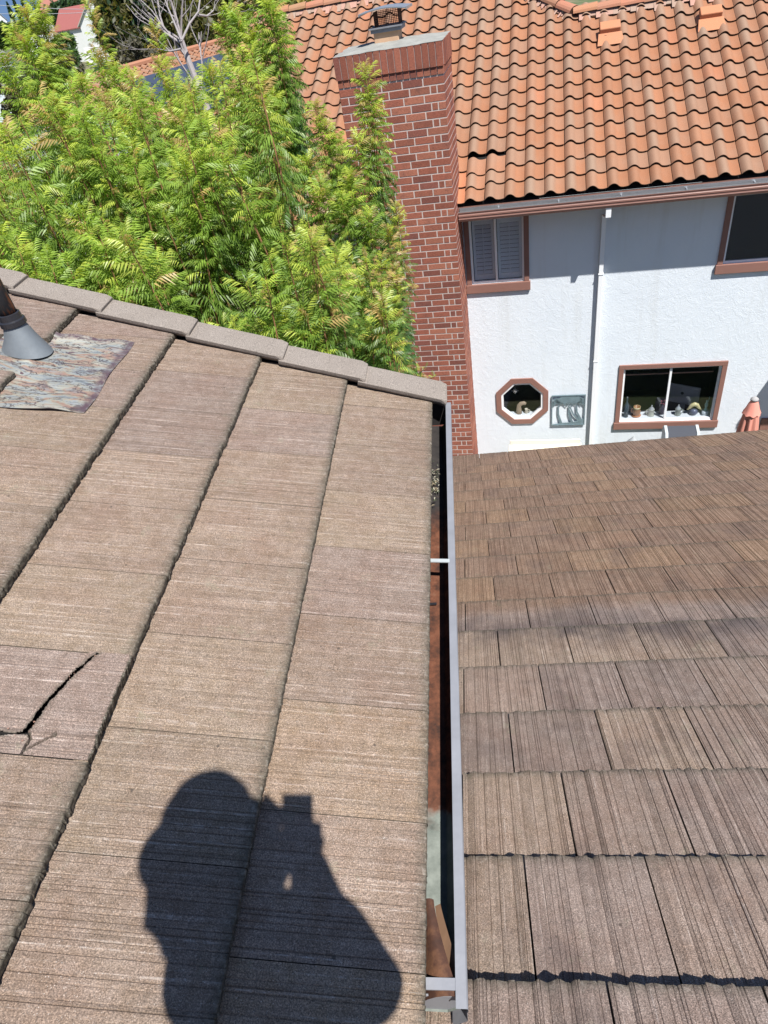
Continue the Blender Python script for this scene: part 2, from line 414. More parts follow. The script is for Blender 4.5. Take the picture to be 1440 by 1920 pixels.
# broken shingle: a finely gridded slab whose crack is really open
xb, y0, y1, E = BROKEN
crackA = [(-.640, y1), (-.655, 1.095), (-.672, 1.055), (-.684, 1.035), (-.700, .990), (-.716, .950), (-.722, .90), (-.729, .862), (-.760, .856), (-.80, .853), (-.86, .856), (-.90, .850), (-1.06, .852)]
crackB = [(-.722, .858), (-.712, .845), (-.716, .820), (-.715, .800)]
crackC = [(-.655, .862), (-.68, .845), (-.70, .825), (-.715, .812)]
def dist(p, line):
    best = 9
    for (ax, ay), (bx, by) in zip(line[:-1], line[1:]):
        dx, dy = bx - ax, by - ay; q = max(0, min(1, ((p[0] - ax) * dx + (p[1] - ay) * dy) / (dx * dx + dy * dy + 1e-12)))
        best = min(best, math.hypot(p[0] - ax - q * dx, p[1] - ay - q * dy))
    return best
mb = MB(); nx, ny = 190, 130; ys, hs = groove_profile(77, y1 - y0, .0024)
L = E + .05; vs = []; ed = []; r = random.Random(5); OPENV = set()
for j in range(nx + 1):
    for i in range(ny + 1):
        x = L * j / nx; y = (y1 - y0 - .004) * i / ny + .002
        h = float(np.interp(y, ys, hs)); z = -T * x / E + h; e = 0.0
        px, py = xb - x, y0 + y
        d = dist((px, py), crackA) + r.uniform(-.001, .001)
        inner = px > -.74 and py > .86 and (px + .729) * (1.10 - .862) > (py - .862) * (-.655 + .729) - .004
        if inner: z += .009 + (.07 * max(0, px + .70)) * .25
        wd = .0062 + .0026 * math.sin(px * 60) + .001 * math.sin(py * 210)
        if d < wd: z -= .001; e = 1.0; OPENV.add(len(vs))
        elif d < wd + .006: e = .35; z += .001
        for cr, w_ in ((crackB, .0022), (crackC, .0016)):
            d2 = dist((px, py), cr)
            if d2 < w_ + .001: z -= .012; e = max(e, .9)
        if j < 2: z -= .003; e = 1.0
        vs.append((px - (r.uniform(-.003, .003) if j < 3 else 0), py, z)); ed.append(e)
fs = [(j * (ny + 1) + i, j * (ny + 1) + i + 1, (j + 1) * (ny + 1) + i + 1, (j + 1) * (ny + 1) + i) for j in range(nx) for i in range(ny)]
fs = [f for f in fs if sum(q in OPENV for q in f) < 3]
tn = (.182, .134, .108); mb.add(vs, fs, tn, ed)
bot = [(vs[i][0] - .002, vs[i][1], -T - .002) for i in range(ny + 1)]
mb.add([vs[i] for i in range(ny + 1)] + bot, [(i, ny + 1 + i, ny + 2 + i, i + 1) for i in range(ny)], tn, 1.0)
rc = random.Random(31)
for k in range(22):
    q = rc.randrange(len(crackA) - 3); u_ = rc.random(); ax, ay = crackA[q]; bx, by = crackA[q + 1]; px = ax + (bx - ax) * u_ + rc.gauss(.006, .012); py = ay + (by - ay) * u_ + rc.gauss(0, .010); sz = rc.uniform(.0012, .004)
    zt = -T * (xb - px) / E + .004
    mb.add([(px - sz, py, zt), (px, py - sz, zt), (px + sz, py + sz * .4, zt), (px, py, zt + sz)], [(0, 1, 3), (1, 2, 3), (2, 0, 3)], (.26, .15, .11))
o = mb.build('broken_shingle', M['shingle'], house, FU); o['label'] = 'cracked shingle broken into two pieces'
mb = MB(); mb.quad((.26, -5.2, -T - .012), (.26, 2.84, -T - .012), (-5.3, 3.95, -T - .012), (-5.3, -5.2, -T - .012))
mb.quad((-5.3, -5.2, -T - .03), (-5.3, 3.95, -T - .03), (.26, 2.84, -T - .03), (.26, -5.2, -T - .03))
mb.build('underlay', M['underlay'], house, FU)

# rake trim slabs, each lapping over the one below
rk = [(.352, -.07), (-.036, -.46), (-.439, -.93), (-.912, -1.40), (-1.371, -1.87), (-1.844, -2.34), (-2.31, -2.81), (-2.78, -3.3)]
for k, (a, b) in enumerate(rk):
    mb = MB(); ln = a - b; ww = .17
    r = random.Random(k); nn = 14
    top = []; 
    for j in range(nn + 1):
        q = j / nn; s_ = a - ln * q
        yi = 2.775 - .205 * s_ - .012 + r.uniform(-.001, .001); zz = .031 - .022 * q + (.004 if j else 0)
        ch = .012 if j == 0 else 0
        top.append(((s_, yi + ch, zz), (s_, yi + ww - ch, zz), (s_, yi + ww + .004, zz - .012), (s_, yi + ww + .004, zz - .15), (s_, yi + .006, zz - .022)))
    vs = [p for row in top for p in row]; fs = []
    for j in range(nn):
        o_ = j * 5; n_ = o_ + 5
        fs += [(o_, o_ + 1, n_ + 1, n_), (o_ + 1, o_ + 2, n_ + 2, n_ + 1), (o_ + 2, o_ + 3, n_ + 3, n_ + 2), (o_ + 4, o_, n_, n_ + 4), (o_ + 3, o_ + 4, n_ + 4, n_ + 3)]
    fs += [(0, 4, 3, 2, 1)]
    mb.add(vs, fs)
    mb.build('rake_tile', M['rake'], house, FU, bevel=.004)

# gutter of the eave: trough, grey lip, straps, end closure
zl = -1.665
prof = [(-.262, zl + .035), (-.262, zl - .118), (-.150, zl - .128), (-.1235, zl - .100), (-.1235, zl - .001)]
mb = MB()
N = 24
for j in range(N):
    ya = .415 + (2.765 - .415) * j / N; yb = .415 + (2.765 - .415) * (j + 1) / N
    for (xa, za), (xc, zc) in zip(prof[:-1], prof[1:]): mb.quad((xa, ya, za), (xc, ya, zc), (xc, yb, zc), (xa, yb, za))
mb.quad((-.262, 2.765, zl), (-.262, 2.765, zl - .12), (-.124, 2.765, zl - .12), (-.124, 2.765, zl))
gut = mb.build('gutter', M['gutter'], house); gut['label'] = 'eave gutter, black and rust orange inside with a pale grey front lip'
mb = MB()
for j in range(N):
    ya = .392 + (2.768 - .392) * j / N; yb = .392 + (2.768 - .392) * (j + 1) / N
    w = .0012 * math.sin(j * 2.1) + .0008 * math.sin(j * .7)
    P = [(-.1225, zl - .012), (-.1225, zl + w), (-.1005, zl + w), (-.098, zl - .003), (-.098, zl - .020), (-.102, zl - .03), (-.104, zl - .09), (-.140, zl - .135)]
    w2 = .0012 * math.sin((j + 1) * 2.1) + .0008 * math.sin((j + 1) * .7)
    Q = [(-.1225, zl - .012), (-.1225, zl + w2), (-.1005, zl + w2), (-.098, zl - .003), (-.098, zl - .020), (-.102, zl - .03), (-.104, zl - .09), (-.140, zl - .135)]
    for (a, b), (c, d) in zip(zip(P[:-1], P[1:]), zip(Q[:-1], Q[1:])): mb.quad((a[0], ya, a[1]), (c[0], yb, c[1]), (d[0], yb, d[1]), (b[0], ya, b[1]))
mb.build('gutter_lip', M['lip'], gut)
mb = MB(); mb.add([(-.255, 1.702, zl + .006), (-.118, 1.690, zl + .002), (-.118, 1.706, zl + .002), (-.255, 1.718, zl + .006), (-.255, 1.702, zl + .002), (-.118, 1.690, zl - .002), (-.118, 1.706, zl - .002), (-.255, 1.718, zl + .002)], [(0, 1, 2, 3), (4, 7, 6, 5), (0, 4, 5, 1), (3, 2, 6, 7), (1, 5, 6, 2)])
mb.build('gutter_strap', plain('zinc_strap', (.42, .45, .45), .5, .2, var=.2), gut)
mb = MB(); mb.box(-.261, -.175, 1.600, 1.609, zl - .118, zl - .114); mb.build('gutter_seam', M['black'], gut)
# rusty curled splash sheet and end closure
mb = MB(); nn = 12; vs = []
for j in range(nn + 1):
    q = j / nn; y = .60 - .185 * q
    for k in range(7):
        u = k / 6; x = -.215 + u * (.045 + .055 * q ** 1.3); z = zl - .075 + .055 * math.sin(u * PI * .75) * (1 - .1 * q) + .03 * u
        vs.append((x, y, z))
fs = [(j * 7 + k, j * 7 + k + 1, (j + 1) * 7 + k + 1, (j + 1) * 7 + k) for j in range(nn) for k in range(6)]
vs2 = [(x, y, z - .003) for x, y, z in vs]
mb.add(vs, fs); mb.add(vs2, [tuple(reversed(f)) for f in fs])
mb.tube([(-.190, .515, zl - .028), (-.190, .515, zl - .020)], .005, 8)
mb.build('splash_guard', M['rust'], gut, smooth=True)
mb = MB(); vs = []
for j in range(13):
    q = j / 12; y = .602 - .187 * q; x = -.168 + .052 * q ** 1.3
    vs += [(x - .003, y, zl - .052), (x + .011 + .006 * math.sin(q * PI), y, zl - .036 + .018 * q)]
mb.add(vs, [(2 * j, 2 * j + 1, 2 * j + 3, 2 * j + 2) for j in range(12)]); mb.build('bent_edge', plain('bare_rust_edge', (.26, .15, .09), .7, var=.3, scale=20), gut, smooth=True)
mb = MB(); mb.box(-.262, -.124, .420, .424, zl - .128, zl - .03); mb.box(-.262, -.110, .424, .446, zl - .006, zl - .001)
mb.build('end_cap', M['lip'], gut)
# leaf debris in the far end
mb = MB(); r = random.Random(3)
for k in range(260):
    x = r.uniform(-.255, -.165); y = r.gauss(2.30, .07); z = zl - .112 + r.uniform(0, .012); a = r.uniform(0, PI); l = r.uniform(.004, .012)
    dx, dy = math.cos(a) * l, math.sin(a) * l; c = r.choice([(.20, .16, .10), (.07, .05, .03), (.3, .28, .22), (.05, .06, .03)])
    mb.quad((x - dx, y - dy, z), (x + dy * .3, y - dx * .3, z + .003), (x + dx, y + dy, z), (x - dy * .3, y + dx * .3, z + .004), c)
mb.build('leaf_litter', M['paint'], gut)['kind'] = 'stuff'
# fascia, soffit and body walls
mb = MB(); mb.box(-.285, -.264, -5.2, 2.70, zl - .15, zl + .012); mb.build('fascia_board', M['wood'], house)
mb = MB(); mb.prism([(-.60, GZ), (-.60, zl + .05), (-5.0, zl + .05 + .2959 * 4.4), (-9.4, zl + .05), (-9.4, GZ)], -5.1, 2.35)
mb.build('wall', M['stucco'], house)
mb = MB(); mb.prism([(-5.0, -.215), (-9.9, -1.66), (-9.9, -1.72), (-5.0, -.275)], -5.2, 3.0); mb.build('roof', M['shingle'], house)

# vent pipe through the slope, with its lead sheet
vent = thing('vent_pipe', None, None, FU @ Matrix.Translation((-1.550, 2.650, 0)))
link(vent, house)
base = FU @ Vector((-1.550, 2.650, -.012))
mb = MB(); n = 32; pr = [(0, .094, .084), (.5, .068, .064), (1, .046, .046)]
vs = []
for q, ra, rb in pr:
    for k in range(n):
        a = 2 * PI * k / n; x = base.x + math.cos(a) * ra * (1.0 if q else 1.1); y = base.y + math.sin(a) * rb
        zb = base.z - (x - base.x) * math.tan(SU)
        vs.append((x, y, zb * (1 - q) + (base.z + .125) * q))
mb.add(vs, [(i * n + k, i * n + (k + 1) % n, (i + 1) * n + (k + 1) % n, (i + 1) * n + k) for i in range(2) for k in range(n)])
M['zinc'] = plain('dull_zinc', (.17, .19, .205), .55, .3, var=.2, scale=20); mb.build('flashing_cone', M['zinc'], vent, smooth=True)
mb = MB(); mb.lathe([(.050, .118), (.056, .123), (.055, .143), (.048, .148), (.046, .172), (.040, .175)], 0, 0, 24); mb.build('collar', M['black'], vent, Matrix.Translation(base), smooth=False)
t = NT('rusty_pipe'); v = t.co()
M['pipe'] = t.fin(t.mix((.028, .03, .036), (.30, .10, .03), t.ramp(t.noise(1, 4, .7, t.co((14, 14, 3))), [(.5, 0), (.58, 1)])), .55, .2, t.bump(t.noise(60, 3, .6, v), .4, .002))
mb = MB(); mb.tube([(0, 0, .1), (0, 0, .70)], .037, 20); mb.build('pipe', M['pipe'], vent, Matrix.Translation(base), smooth=True)
mb = MB(); nx, ny = 26, 40; vs = []; ed = []; r = random.Random(11)
for j in range(nx + 1):
    for i in range(ny + 1):
        u = j / nx; w = i / ny
        xa = -1.70 + w * .0; xbb = -1.130 - .015 * w + .006 * math.sin(w * 9)
        yl = 2.222 + .012 * math.sin(u * 7 + 1) - .006 * u; yh = 2.838 + .012 * math.sin(u * 9) + .01 * u
        x = xa + (xbb - xa) * u; y = yl + (yh - yl) * w
        zt = -T * ((-.994 - x) / .512) if x > -1.506 else -.022
        z = zt + .0075 + .003 * math.sin(x * 40 + y * 9) * math.sin(y * 23)
        if w < .08: z += .010 * (1 - w / .08) * max(0, math.sin(u * 8 + 2.2))
        if w > .93: z += .020 * ((w - .93) / .07) * max(0, math.sin(u * 7.5 - 2.2))
        if u > .95: z -= .003
        vs.append((x, y, z)); ed.append(1.0 if (u > .93 or w > .97) else 0.0)
fs = [(j * (ny + 1) + i, (j + 1) * (ny + 1) + i, (j + 1) * (ny + 1) + i + 1, j * (ny + 1) + i + 1) for j in range(nx) for i in range(ny)]
mb.add(vs, fs, (1, 1, 1), ed); mb.add([(x, y, z - .002) for x, y, z in vs], [tuple(reversed(f)) for f in fs], (1, 1, 1), 1.0)
o = mb.build('flashing_sheet', M['lead'], vent, FU, smooth=True); o['label'] = 'curled grey and pink stained metal sheet on the shingles round the vent pipe'

# lower slope
mb = MB(); EL = .375; WL = .33; s0 = 1.641
for i in range(-9, 17):
    xb = s0 + EL * i
    if i == 16: xb = 7.935
    LF = .032 if i < 0 else (.024 if i < 1 else (.015 if i < 2 else 0)); xb -= LF * 1.3
    off = .046 + (.165 if i % 2 else 0) + random.Random(i).uniform(-.008, .008)
    xmin = -.62 if xb > .85 else -.135
    k = math.floor((xmin - off) / WL); X = off + k * WL
    while X < 7.2:
        X0 = max(X, xmin) if xmin < -.3 or X > xmin - .2 else xmin
        if X + WL - X0 > .03:
            ln = EL if i < 16 else 7.935 - (s0 + EL * 15)
            shingle(mb, xb, -(X + WL) + .0026, -X0 - .0026, ln, .030, .05, shingle_tint(i * 77 + k * 3 + 900, True), (i + 20) * 500 + k + 100, .0026, .0016 if i > 2 else .003, .0058 if i < 3 else .0016, LF)
        X += WL; k += 1
o = mb.build('roof', M['shingle_low'], house, FL); o['label'] = 'striated shingle slope beyond the gutter, stained brown towards its far eave'
mb = MB(); mb.quad((-2, 0.05, -.046), (-2, -7.3, -.046), (7.9, -7.3, -.046), (7.9, .05, -.046)); mb.quad((.85, .7, -.048), (.85, .05, -.048), (7.9, .05, -.048), (7.9, .7, -.048))
mb.build('underlay', M['underlay'], house, FL)
mb = MB(); mb.prism([(-2.0, GZ), (-2.0, -.84), (6.1, -4.60), (6.1, GZ)], -.55, 7.0, 'yz'); mb.build('wall', M['stucco'], house)
mb = MB(); mb.box(-.60, 7.2, 6.46, 6.485, -4.90, -4.735); mb.build('fascia_board', M['brownwood'], house)

# ================================================================== neighbour's house
nb = thing('house', 'white stucco two-storey house with an orange clay tile roof and tall red brick chimney', 'house', FN @ Matrix.Translation((0, 14, GZ)))
WY = 11.75
# wall with real openings
OPEN = [(-1.235, -.325, -4.735, -3.62), (2.86, 4.3, -4.70, -3.62), (1.47, 3.16, -7.73, -6.56), (-.81, .01, -7.60, -6.76)]
mb = MB()
xs = sorted({-5.5, 9.0, *[v for o in OPEN for v in o[:2]]}); zs = sorted({GZ, -3.45, *[v for o in OPEN for v in o[2:]]})
for xa, xb_ in zip(xs[:-1], xs[1:]):
    for za, zb_ in zip(zs[:-1], zs[1:]):
        if any(o[0] <= xa and xb_ <= o[1] and o[2] <= za and zb_ <= o[3] for o in OPEN): continue
        mb.quad((xa, WY, za), (xb_, WY, za), (xb_, WY, zb_), (xa, WY, zb_))
for (xa, xb_, za, zb_) in OPEN:      # reveals
    mb.quad((xa, WY, za), (xa, WY + .12, za), (xa, WY + .12, zb_), (xa, WY, zb_)); mb.quad((xb_, WY, za), (xb_, WY, zb_), (xb_, WY + .12, zb_), (xb_, WY + .12, za))
    mb.quad((xa, WY, za), (xb_, WY, za), (xb_, WY + .12, za), (xa, WY + .12, za)); mb.quad((xa, WY, zb_), (xa, WY + .12, zb_), (xb_, WY + .12, zb_), (xb_, WY, zb_))
o = OPEN[3]; c = .26                # octagon corners
for (x, z, sx, sz) in ((o[0], o[2], 1, 1), (o[1], o[2], -1, 1), (o[0], o[3], 1, -1), (o[1], o[3], -1, -1)):
    mb.add([(x, WY, z), (x + sx * c, WY, z), (x, WY, z + sz * c), (x + sx * c, WY + .12, z), (x, WY + .12, z + sz * c)], [(0, 1, 2), (1, 3, 4, 2)])
for x in (-5.5, 9.0): mb.quad((x, WY, GZ), (x, 21.7, GZ), (x, 21.7, -3.45), (x, WY, -3.45))
mb.quad((-5.5, 21.7, GZ), (9, 21.7, GZ), (9, 21.7, -3.45), (-5.5, 21.7, -3.45))
for x in (-5.5, 9.0): mb.add([(x, WY, -3.45), (x, 21.7, -3.45), (x, 16.8, -.8)], [(0, 1, 2)])
o = mb.build('wall', M['stucco'], nb, FN)

# S-shaped clay tiles
PW, PE = .3085, .361
def smax(y):
    if y < -1.0: return 6.15
    if y < .55: return 6.15 - (y + 1.0) * 1.05
    return 4.50
NP = 15
PROF = []
for i in range(NP + 1):
    q = i / NP
    if q < .56: z = .062 * math.sin(PI * (q / .56)) ** .85 if 0 < q < .56 else 0
    else: z = -.012 * math.sin(PI * (q - .56) / .44)
    PROF.append((q, z))
def stile(mb, x, y, E, tint, seed, T=.015, W=PW, dz=0):
    r = random.Random(seed); vs = []; ed = []; cs = []; r0_ = r.choice([.15, .3, .45, .65])
    x += r.uniform(-.004, .004); y += r.uniform(-.003, .003); tz = r.uniform(-.002, .003) + dz; L = E + .04
    for j, u in enumerate((0, .01, L * .5, L)):
        for q, z in PROF:
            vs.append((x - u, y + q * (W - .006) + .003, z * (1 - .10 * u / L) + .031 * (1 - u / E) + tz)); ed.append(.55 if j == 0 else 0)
            k_ = r0_ * max(0, math.sin(PI * min(1, q / .56))) ** .6; cs.append(tuple(a_ * (1 - k_) + b_ * k_ for a_, b_ in zip(tint, (.250, .185, .135))))
    n = NP + 1
    mb.add(vs, [(j * n + i, j * n + i + 1, (j + 1) * n + i + 1, (j + 1) * n + i) for j in range(3) for i in range(NP)], cs, ed)
    vb = [vs[i] for i in range(n)] + [(vs[i][0] - .004, vs[i][1], vs[i][2] - T) for i in range(n)] + [(vs[i][0] - .05, vs[i][1], vs[i][2] - T) for i in range(n)]
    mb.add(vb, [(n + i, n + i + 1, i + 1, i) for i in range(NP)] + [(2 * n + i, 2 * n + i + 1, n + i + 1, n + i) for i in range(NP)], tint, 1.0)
def clay_tint(seed):
    r = random.Random(seed * 31 + 5); k = r.random()
    if k < .5: c = (.285, .125, .064)
    elif k < .8: c = (.275, .130, .072)
    elif k < .96: c = (.262, .142, .088)
    else: c = (.33, .135, .070)
    m = r.uniform(.92, 1.08); return tuple(v * m for v in c)
mb = MB()
k0 = math.floor((-5.95 - .01) / PW)
nrow = 18
for k in range(k0, int(9.4 / PW)):
    y = .01 + k * PW
    if y > 9.2: break
    for i in range(nrow):
        x = -i * PE
        if -x > smax(y + .15) - .12: continue
        if -2.95 < y + .15 < -1.44 and -x < .86: continue            # the chimney stands here
        dz = 0
        seed = k * 40 + i; tn = clay_tint(seed)
        if y + .15 < -2.95 and -3.45 < y < -3.1 and i == 4: continue   # lost tile beside the chimney
        if k in (-4, -3) and i in (1, 2) and not (k == -3 and i == 1):                              # slipped tiles leave a black gap
            x += (.13 if k == -4 else .10) if i == 2 else .09; dz = .006; tn = (.30, .14, .078)
        if k == -5 and i in (0, 1): tn = (.38, .15, .075)
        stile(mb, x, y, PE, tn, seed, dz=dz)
# plain back slope
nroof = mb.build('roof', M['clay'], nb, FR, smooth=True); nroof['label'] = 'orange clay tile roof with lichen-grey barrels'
mb = MB(); mb.quad((.0, -5.95, -.035), (.0, 9.3, -.035), (-4.45, 9.3, -.035), (-4.45, -5.95, -.035))
mb.quad((-4.45, -5.95, -.035), (-4.45, .55, -.035), (-6.10, -1.0, -.035), (-6.10, -5.95, -.035))
mb.build('underlay', M['underlay'], nroof, FR)
mb = MB()
zr = EZ + 6.12 * sb; yr = EY + 6.12 * cb; z2 = EZ + 4.47 * sb; y2 = EY + 4.47 * cb
mb.quad((-5.95, yr, zr - .05), (-1.0, yr, zr - .05), (-1.0, yr + 6.1, zr - 2.8), (-5.95, yr + 6.1, zr - 2.8), (.30, .15, .085))
mb.quad((.5, y2, z2 - .05), (9.3, y2, z2 - .05), (9.3, y2 + 4.6, z2 - 2.1), (.5, y2 + 4.6, z2 - 2.1), (.30, .15, .085))
mb.add([(-1.0, yr, zr - .05), (.5, y2, z2 - .05), (.5, y2 + 4.6, z2 - 2.1), (-1.0, yr + 6.1, zr - 2.8)], [(0, 1, 2, 3)], (.30, .15, .085))
mb.build('roof', M['clay'], nb, FN)
# ridge caps bedded in mortar
def ridge(p0, p1, name='ridge_cap'):
    p0, p1 = Vector(p0), Vector(p1); L = (p1 - p0).length; n = max(1, round(L / .39)); d = (p1 - p0) / n; du = d.normalized()
    side = du.cross(Vector((0, 0, 1))).normalized(); upv = side.cross(du)
    r = random.Random(int(L * 100))
    for k in range(n):
        mb = MB(); vs = []; m = 9
        for j, (q, rad) in enumerate(((-.06, .118), (.5, .126), (1.0, .134))):
            for i in range(m):
                a = PI * (i / (m - 1)) * 1.0
                c_ = p0 + d * (k + q)
                vs.append(c_ + side * (math.cos(a) * rad) + upv * (math.sin(a) * rad * .78 + .012 * q))
        c = (.36 * r.uniform(.9, 1.1), .165 * r.uniform(.92, 1.08), .095)
        mb.add(vs, [(j * m + i, j * m + i + 1, (j + 1) * m + i + 1, (j + 1) * m + i) for j in range(2) for i in range(m - 1)], c)
        e = vs[2 * m:3 * m]; ci = p0 + d * (k + 1) ; mb.add(e + [ci], [(i, i + 1, m) for i in range(m - 1)], c, .9)
        mb.build(name, M['clay'], nroof, FN, smooth=False)
zc = .045
ridge((-5.95, yr, zr + zc), (-1.0, yr, zr + zc)); ridge((-1.0, yr, zr + zc), (.52, y2, z2 + zc)); ridge((.52, y2, z2 + zc), (6.4, y2, z2 + zc))
mb = MB(); r = random.Random(2)
def mortar(pa, pb, off):
    n = 60; pa, pb = Vector(pa), Vector(pb)
    for k in range(n):
        a = pa + (pb - pa) * (k / n); b = pa + (pb - pa) * ((k + 1) / n); w = .06 + .03 * math.sin(k * 2.04) + r.uniform(-.01, .01)
        o_ = Vector(off)
        c = (.34 * r.uniform(.85, 1.15), .215, .165)
        mb.quad(a + Vector((0, 0, .035)), b + Vector((0, 0, .035)), b + o_ * w * 2.4 + Vector((0, 0, -.008)), a + o_ * w * 2.4 + Vector((0, 0, -.008)), c)
mb = MB(); mortar((-5.95, yr - .07, zr + .01), (-1.0, yr - .07, zr + .01), (0, -cb, -sb)); mb.build('mortar', M['clay'], nroof, FN); mb = MB(); mortar((.6, y2 - .07, z2 + .01), (6.4, y2 - .07, z2 + .01), (0, -cb, -sb)); mb.build('mortar', M['clay'], nroof, FN); mb = MB()
mortar((-1.0, yr - .1, zr + .01), (.5, y2 - .05, z2 + .01), (-.5, -cb * .6, -sb * .6))
mb.build('mortar', M['clay'], nroof, FN)
# two boxy tile vents
for vx, vy in ((-3.68, .93), (-3.66, 2.53)):
    vb_ = MB(); c = (.44, .185, .095)
    vb_.box(vx - .20, vx + .02, vy, vy + .34, .075, .175, c); f = FR
    ve = vb_.build('roof_vent', M['clay'], nb, FR, bevel=.015)
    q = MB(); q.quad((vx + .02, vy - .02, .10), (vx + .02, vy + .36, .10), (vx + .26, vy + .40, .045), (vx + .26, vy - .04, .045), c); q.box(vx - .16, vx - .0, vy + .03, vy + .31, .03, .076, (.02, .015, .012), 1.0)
    q.build('vent_apron', M['clay'], ve, FR)

# eave: gutter, fascia, soffit
mb = MB(); gl, gx0, gx1 = 11.17, -1.325, 9.1
P = [(gl + .125, -3.345), (gl + .125, -3.47), (gl + .03, -3.475), (gl + .012, -3.46), (gl, -3.43), (gl + .004, -3.422), (gl + .004, -3.40), (gl - .004, -3.392), (gl - .004, -3.37), (gl + .002, -3.362), (gl + .002, -3.34), (gl - .006, -3.334), (gl - .006, -3.323)]
for (a, b), (c, d) in zip(P[:-1], P[1:]): mb.quad((gx0, a, b), (gx1, a, b), (gx1, c, d), (gx0, c, d))
mb.add([(gx0, a, b) for a, b in P], [tuple(range(len(P)))]); 
for k in range(18):
    x = gx0 + .68 + k * .61
g2 = mb.build('gutter', M['brownmetal'], nb, FN); g2['label'] = 'ribbed brown eave gutter with a pale metal lip'
mb = MB(); mb.box(gx0, gx1, gl - .006, gl + .016, -3.3225, -3.316); mb.box(gx0 + .01, gx1, gl + .118, gl + .122, -3.47, -3.29)
mb.box(gx0 + .01, gx1, gl + .01, gl + .117, -3.40, -3.395)
mb.build('gutter_lip', M['galv'], g2, FN)
for k in range(9):
    x = gx0 + .62 + k * .92; mb = MB(); mb.box(x, x + .02, gl + .016, gl + .118, -3.322, -3.317); mb.build('gutter_strap', M['galv'], g2, FN)
mb = MB(); mb.box(-5.9, gx1, 11.30, 11.335, -3.49, -3.275); mb.build('fascia_board', M['brownwood'], nb, FN)
mb = MB(); mb.box(-5.9, gx1, 11.336, WY - .003, -3.475, -3.452); mb.build('soffit', M['brownwood'], nb, FN)
# gutter stretch on the far side of the chimney
mb = MB(); mb.box(-5.95, -2.88, gl, gl + .12, -3.47, -3.33); mb.build('gutter', M['brownmetal'], nb, FN)

# chimney of large red bricks
ch = thing('chimney', None, None, FN @ Matrix.Translation((-2.08, 11.3, GZ))); link(ch, nb)
CX0, CX1, CY0, CY1, CT = -2.845, -1.345, 10.83, 11.85, -1.0
BH = .1030
def brick_tint(r):
    c = r.choice([(.28, .096, .062), (.25, .088, .058), (.30, .108, .070), (.21, .076, .056), (.32, .122, .078), (.27, .092, .060)]); m = r.uniform(.84, 1.12); return tuple(v * m for v in c)
def bricks(mb, u0, u1, zt, zb, place, phase, seed):
    r = random.Random(seed); row = 0; z = zt; J = .0175
    while z - BH > zb - .2:
        cuts = []
        if (row + phase) % 2 == 0:
            e = u1
            while e - .295 > u0 + .10: cuts.append((e - .295, e)); e -= .295
            cuts.append((u0, e))
        else:
            cuts.append((u1 - .105, u1)); cuts.append((u1 - .20, u1 - .105)); e = u1 - .20
            while e - .295 > u0 + .06: cuts.append((e - .295, e)); e -= .295
            cuts.append((u0, e))
        for a, b in cuts:
            if b - a < .03: continue
            ja = J / 2 if a > u0 + .001 else 0; jb = J / 2 if b < u1 - .001 else 0; p = r.uniform(-.001, .0015)
            place(mb, a + ja, b - jb, z - BH + J / 2, z - J / 2, brick_tint(r), p)
        z -= BH; row += 1
def front(mb, a, b, za, zb, c, p):
    y = CY0 - .0028 - p; q = .0015
    vs = [(a, CY0, za), (b, CY0, za), (b, CY0, zb), (a, CY0, zb), (a + q, y, za + q), (b - q, y, za + q), (b - q, y, zb - q), (a + q, y, zb - q)]
    mb.add(vs, [(4, 5, 6, 7), (0, 1, 5, 4), (1, 2, 6, 5), (2, 3, 7, 6), (3, 0, 4, 7)], c)
def side(sign, X):
    def f(mb, a, b, za, zb, c, p):
        x = X + sign * (.0028 + p); q = .0015
        vs = [(X, a, za), (X, b, za), (X, b, zb), (X, a, zb), (x, a + q, za + q), (x, b - q, za + q), (x, b - q, zb - q), (x, a + q, zb - q)]
        mb.add(vs, [(4, 5, 6, 7), (0, 1, 5, 4), (1, 2, 6, 5), (2, 3, 7, 6), (3, 0, 4, 7)], c)
    return f
ZT = CT - .395
mb = MB(); r = random.Random(9)
bricks(mb, CX0, CX1, ZT, GZ, front, 0, 1); bricks(mb, CY0, CY1, ZT, GZ, side(1, CX1), 1, 2); bricks(mb, CY0, CY1, ZT, -4.2, side(-1, CX0), 1, 3)
# soldier course and the two stepped bands below it
n = 16; w = (CX1 - CX0 + .03) / n
def block(x0, x1, y0, y1, z0, z1): mb.box(x0, x1, y0, y1, z0, z1, brick_tint(r))
for k in range(n):
    a = CX0 - .015 + k * w; block(a + .006, a + w - .006, CY0 - .028, CY0 + .04, CT - .285, CT - .006)
    if k: block(a + .006 - w * .5 + w * .5, a + w - .006, CY0 - .012, CY0 + .05, CT - .378, CT - .292)
    else: block(a + .018, a + w - .006, CY0 - .012, CY0 + .05, CT - .378, CT - .292)
m_ = 11; w2_ = (CY1 - CY0) / m_
for X0_, X1_ in ((CX1 - .04, CX1 + .024), (CX0 - .024, CX0 + .04)):
    for k in range(m_):
        a = CY0 - .02 + k * w2_
        if k: block(X0_, X1_, a + .006, a + w2_ - .006, CT - .285, CT - .006)
    for k in range(4):
        a = CY0 + .05 + k * .245; s_ = .012
        block(X0_ + (s_ if X0_ < -2 else 0), X1_ - (0 if X0_ < -2 else s_), a + .006, a + .24, CT - .378, CT - .292)
mb.build('brickwork', M['brick'], ch, FN)
mb = MB(); mb.box(CX0 + .001, CX1 - .001, CY0 + .001, CY1, GZ, CT - .28); mb.build('mortar', M['mortar'], ch, FN); mb = MB(); mb.box(CX0 - .008, CX1 + .008, CY0 - .018, CY1 + .002, CT - .2799, CT - .012)
mb.build('mortar', M['mortar'], ch, FN)
mb = MB(); r = random.Random(4); gx, gy = 18, 10; vs = []
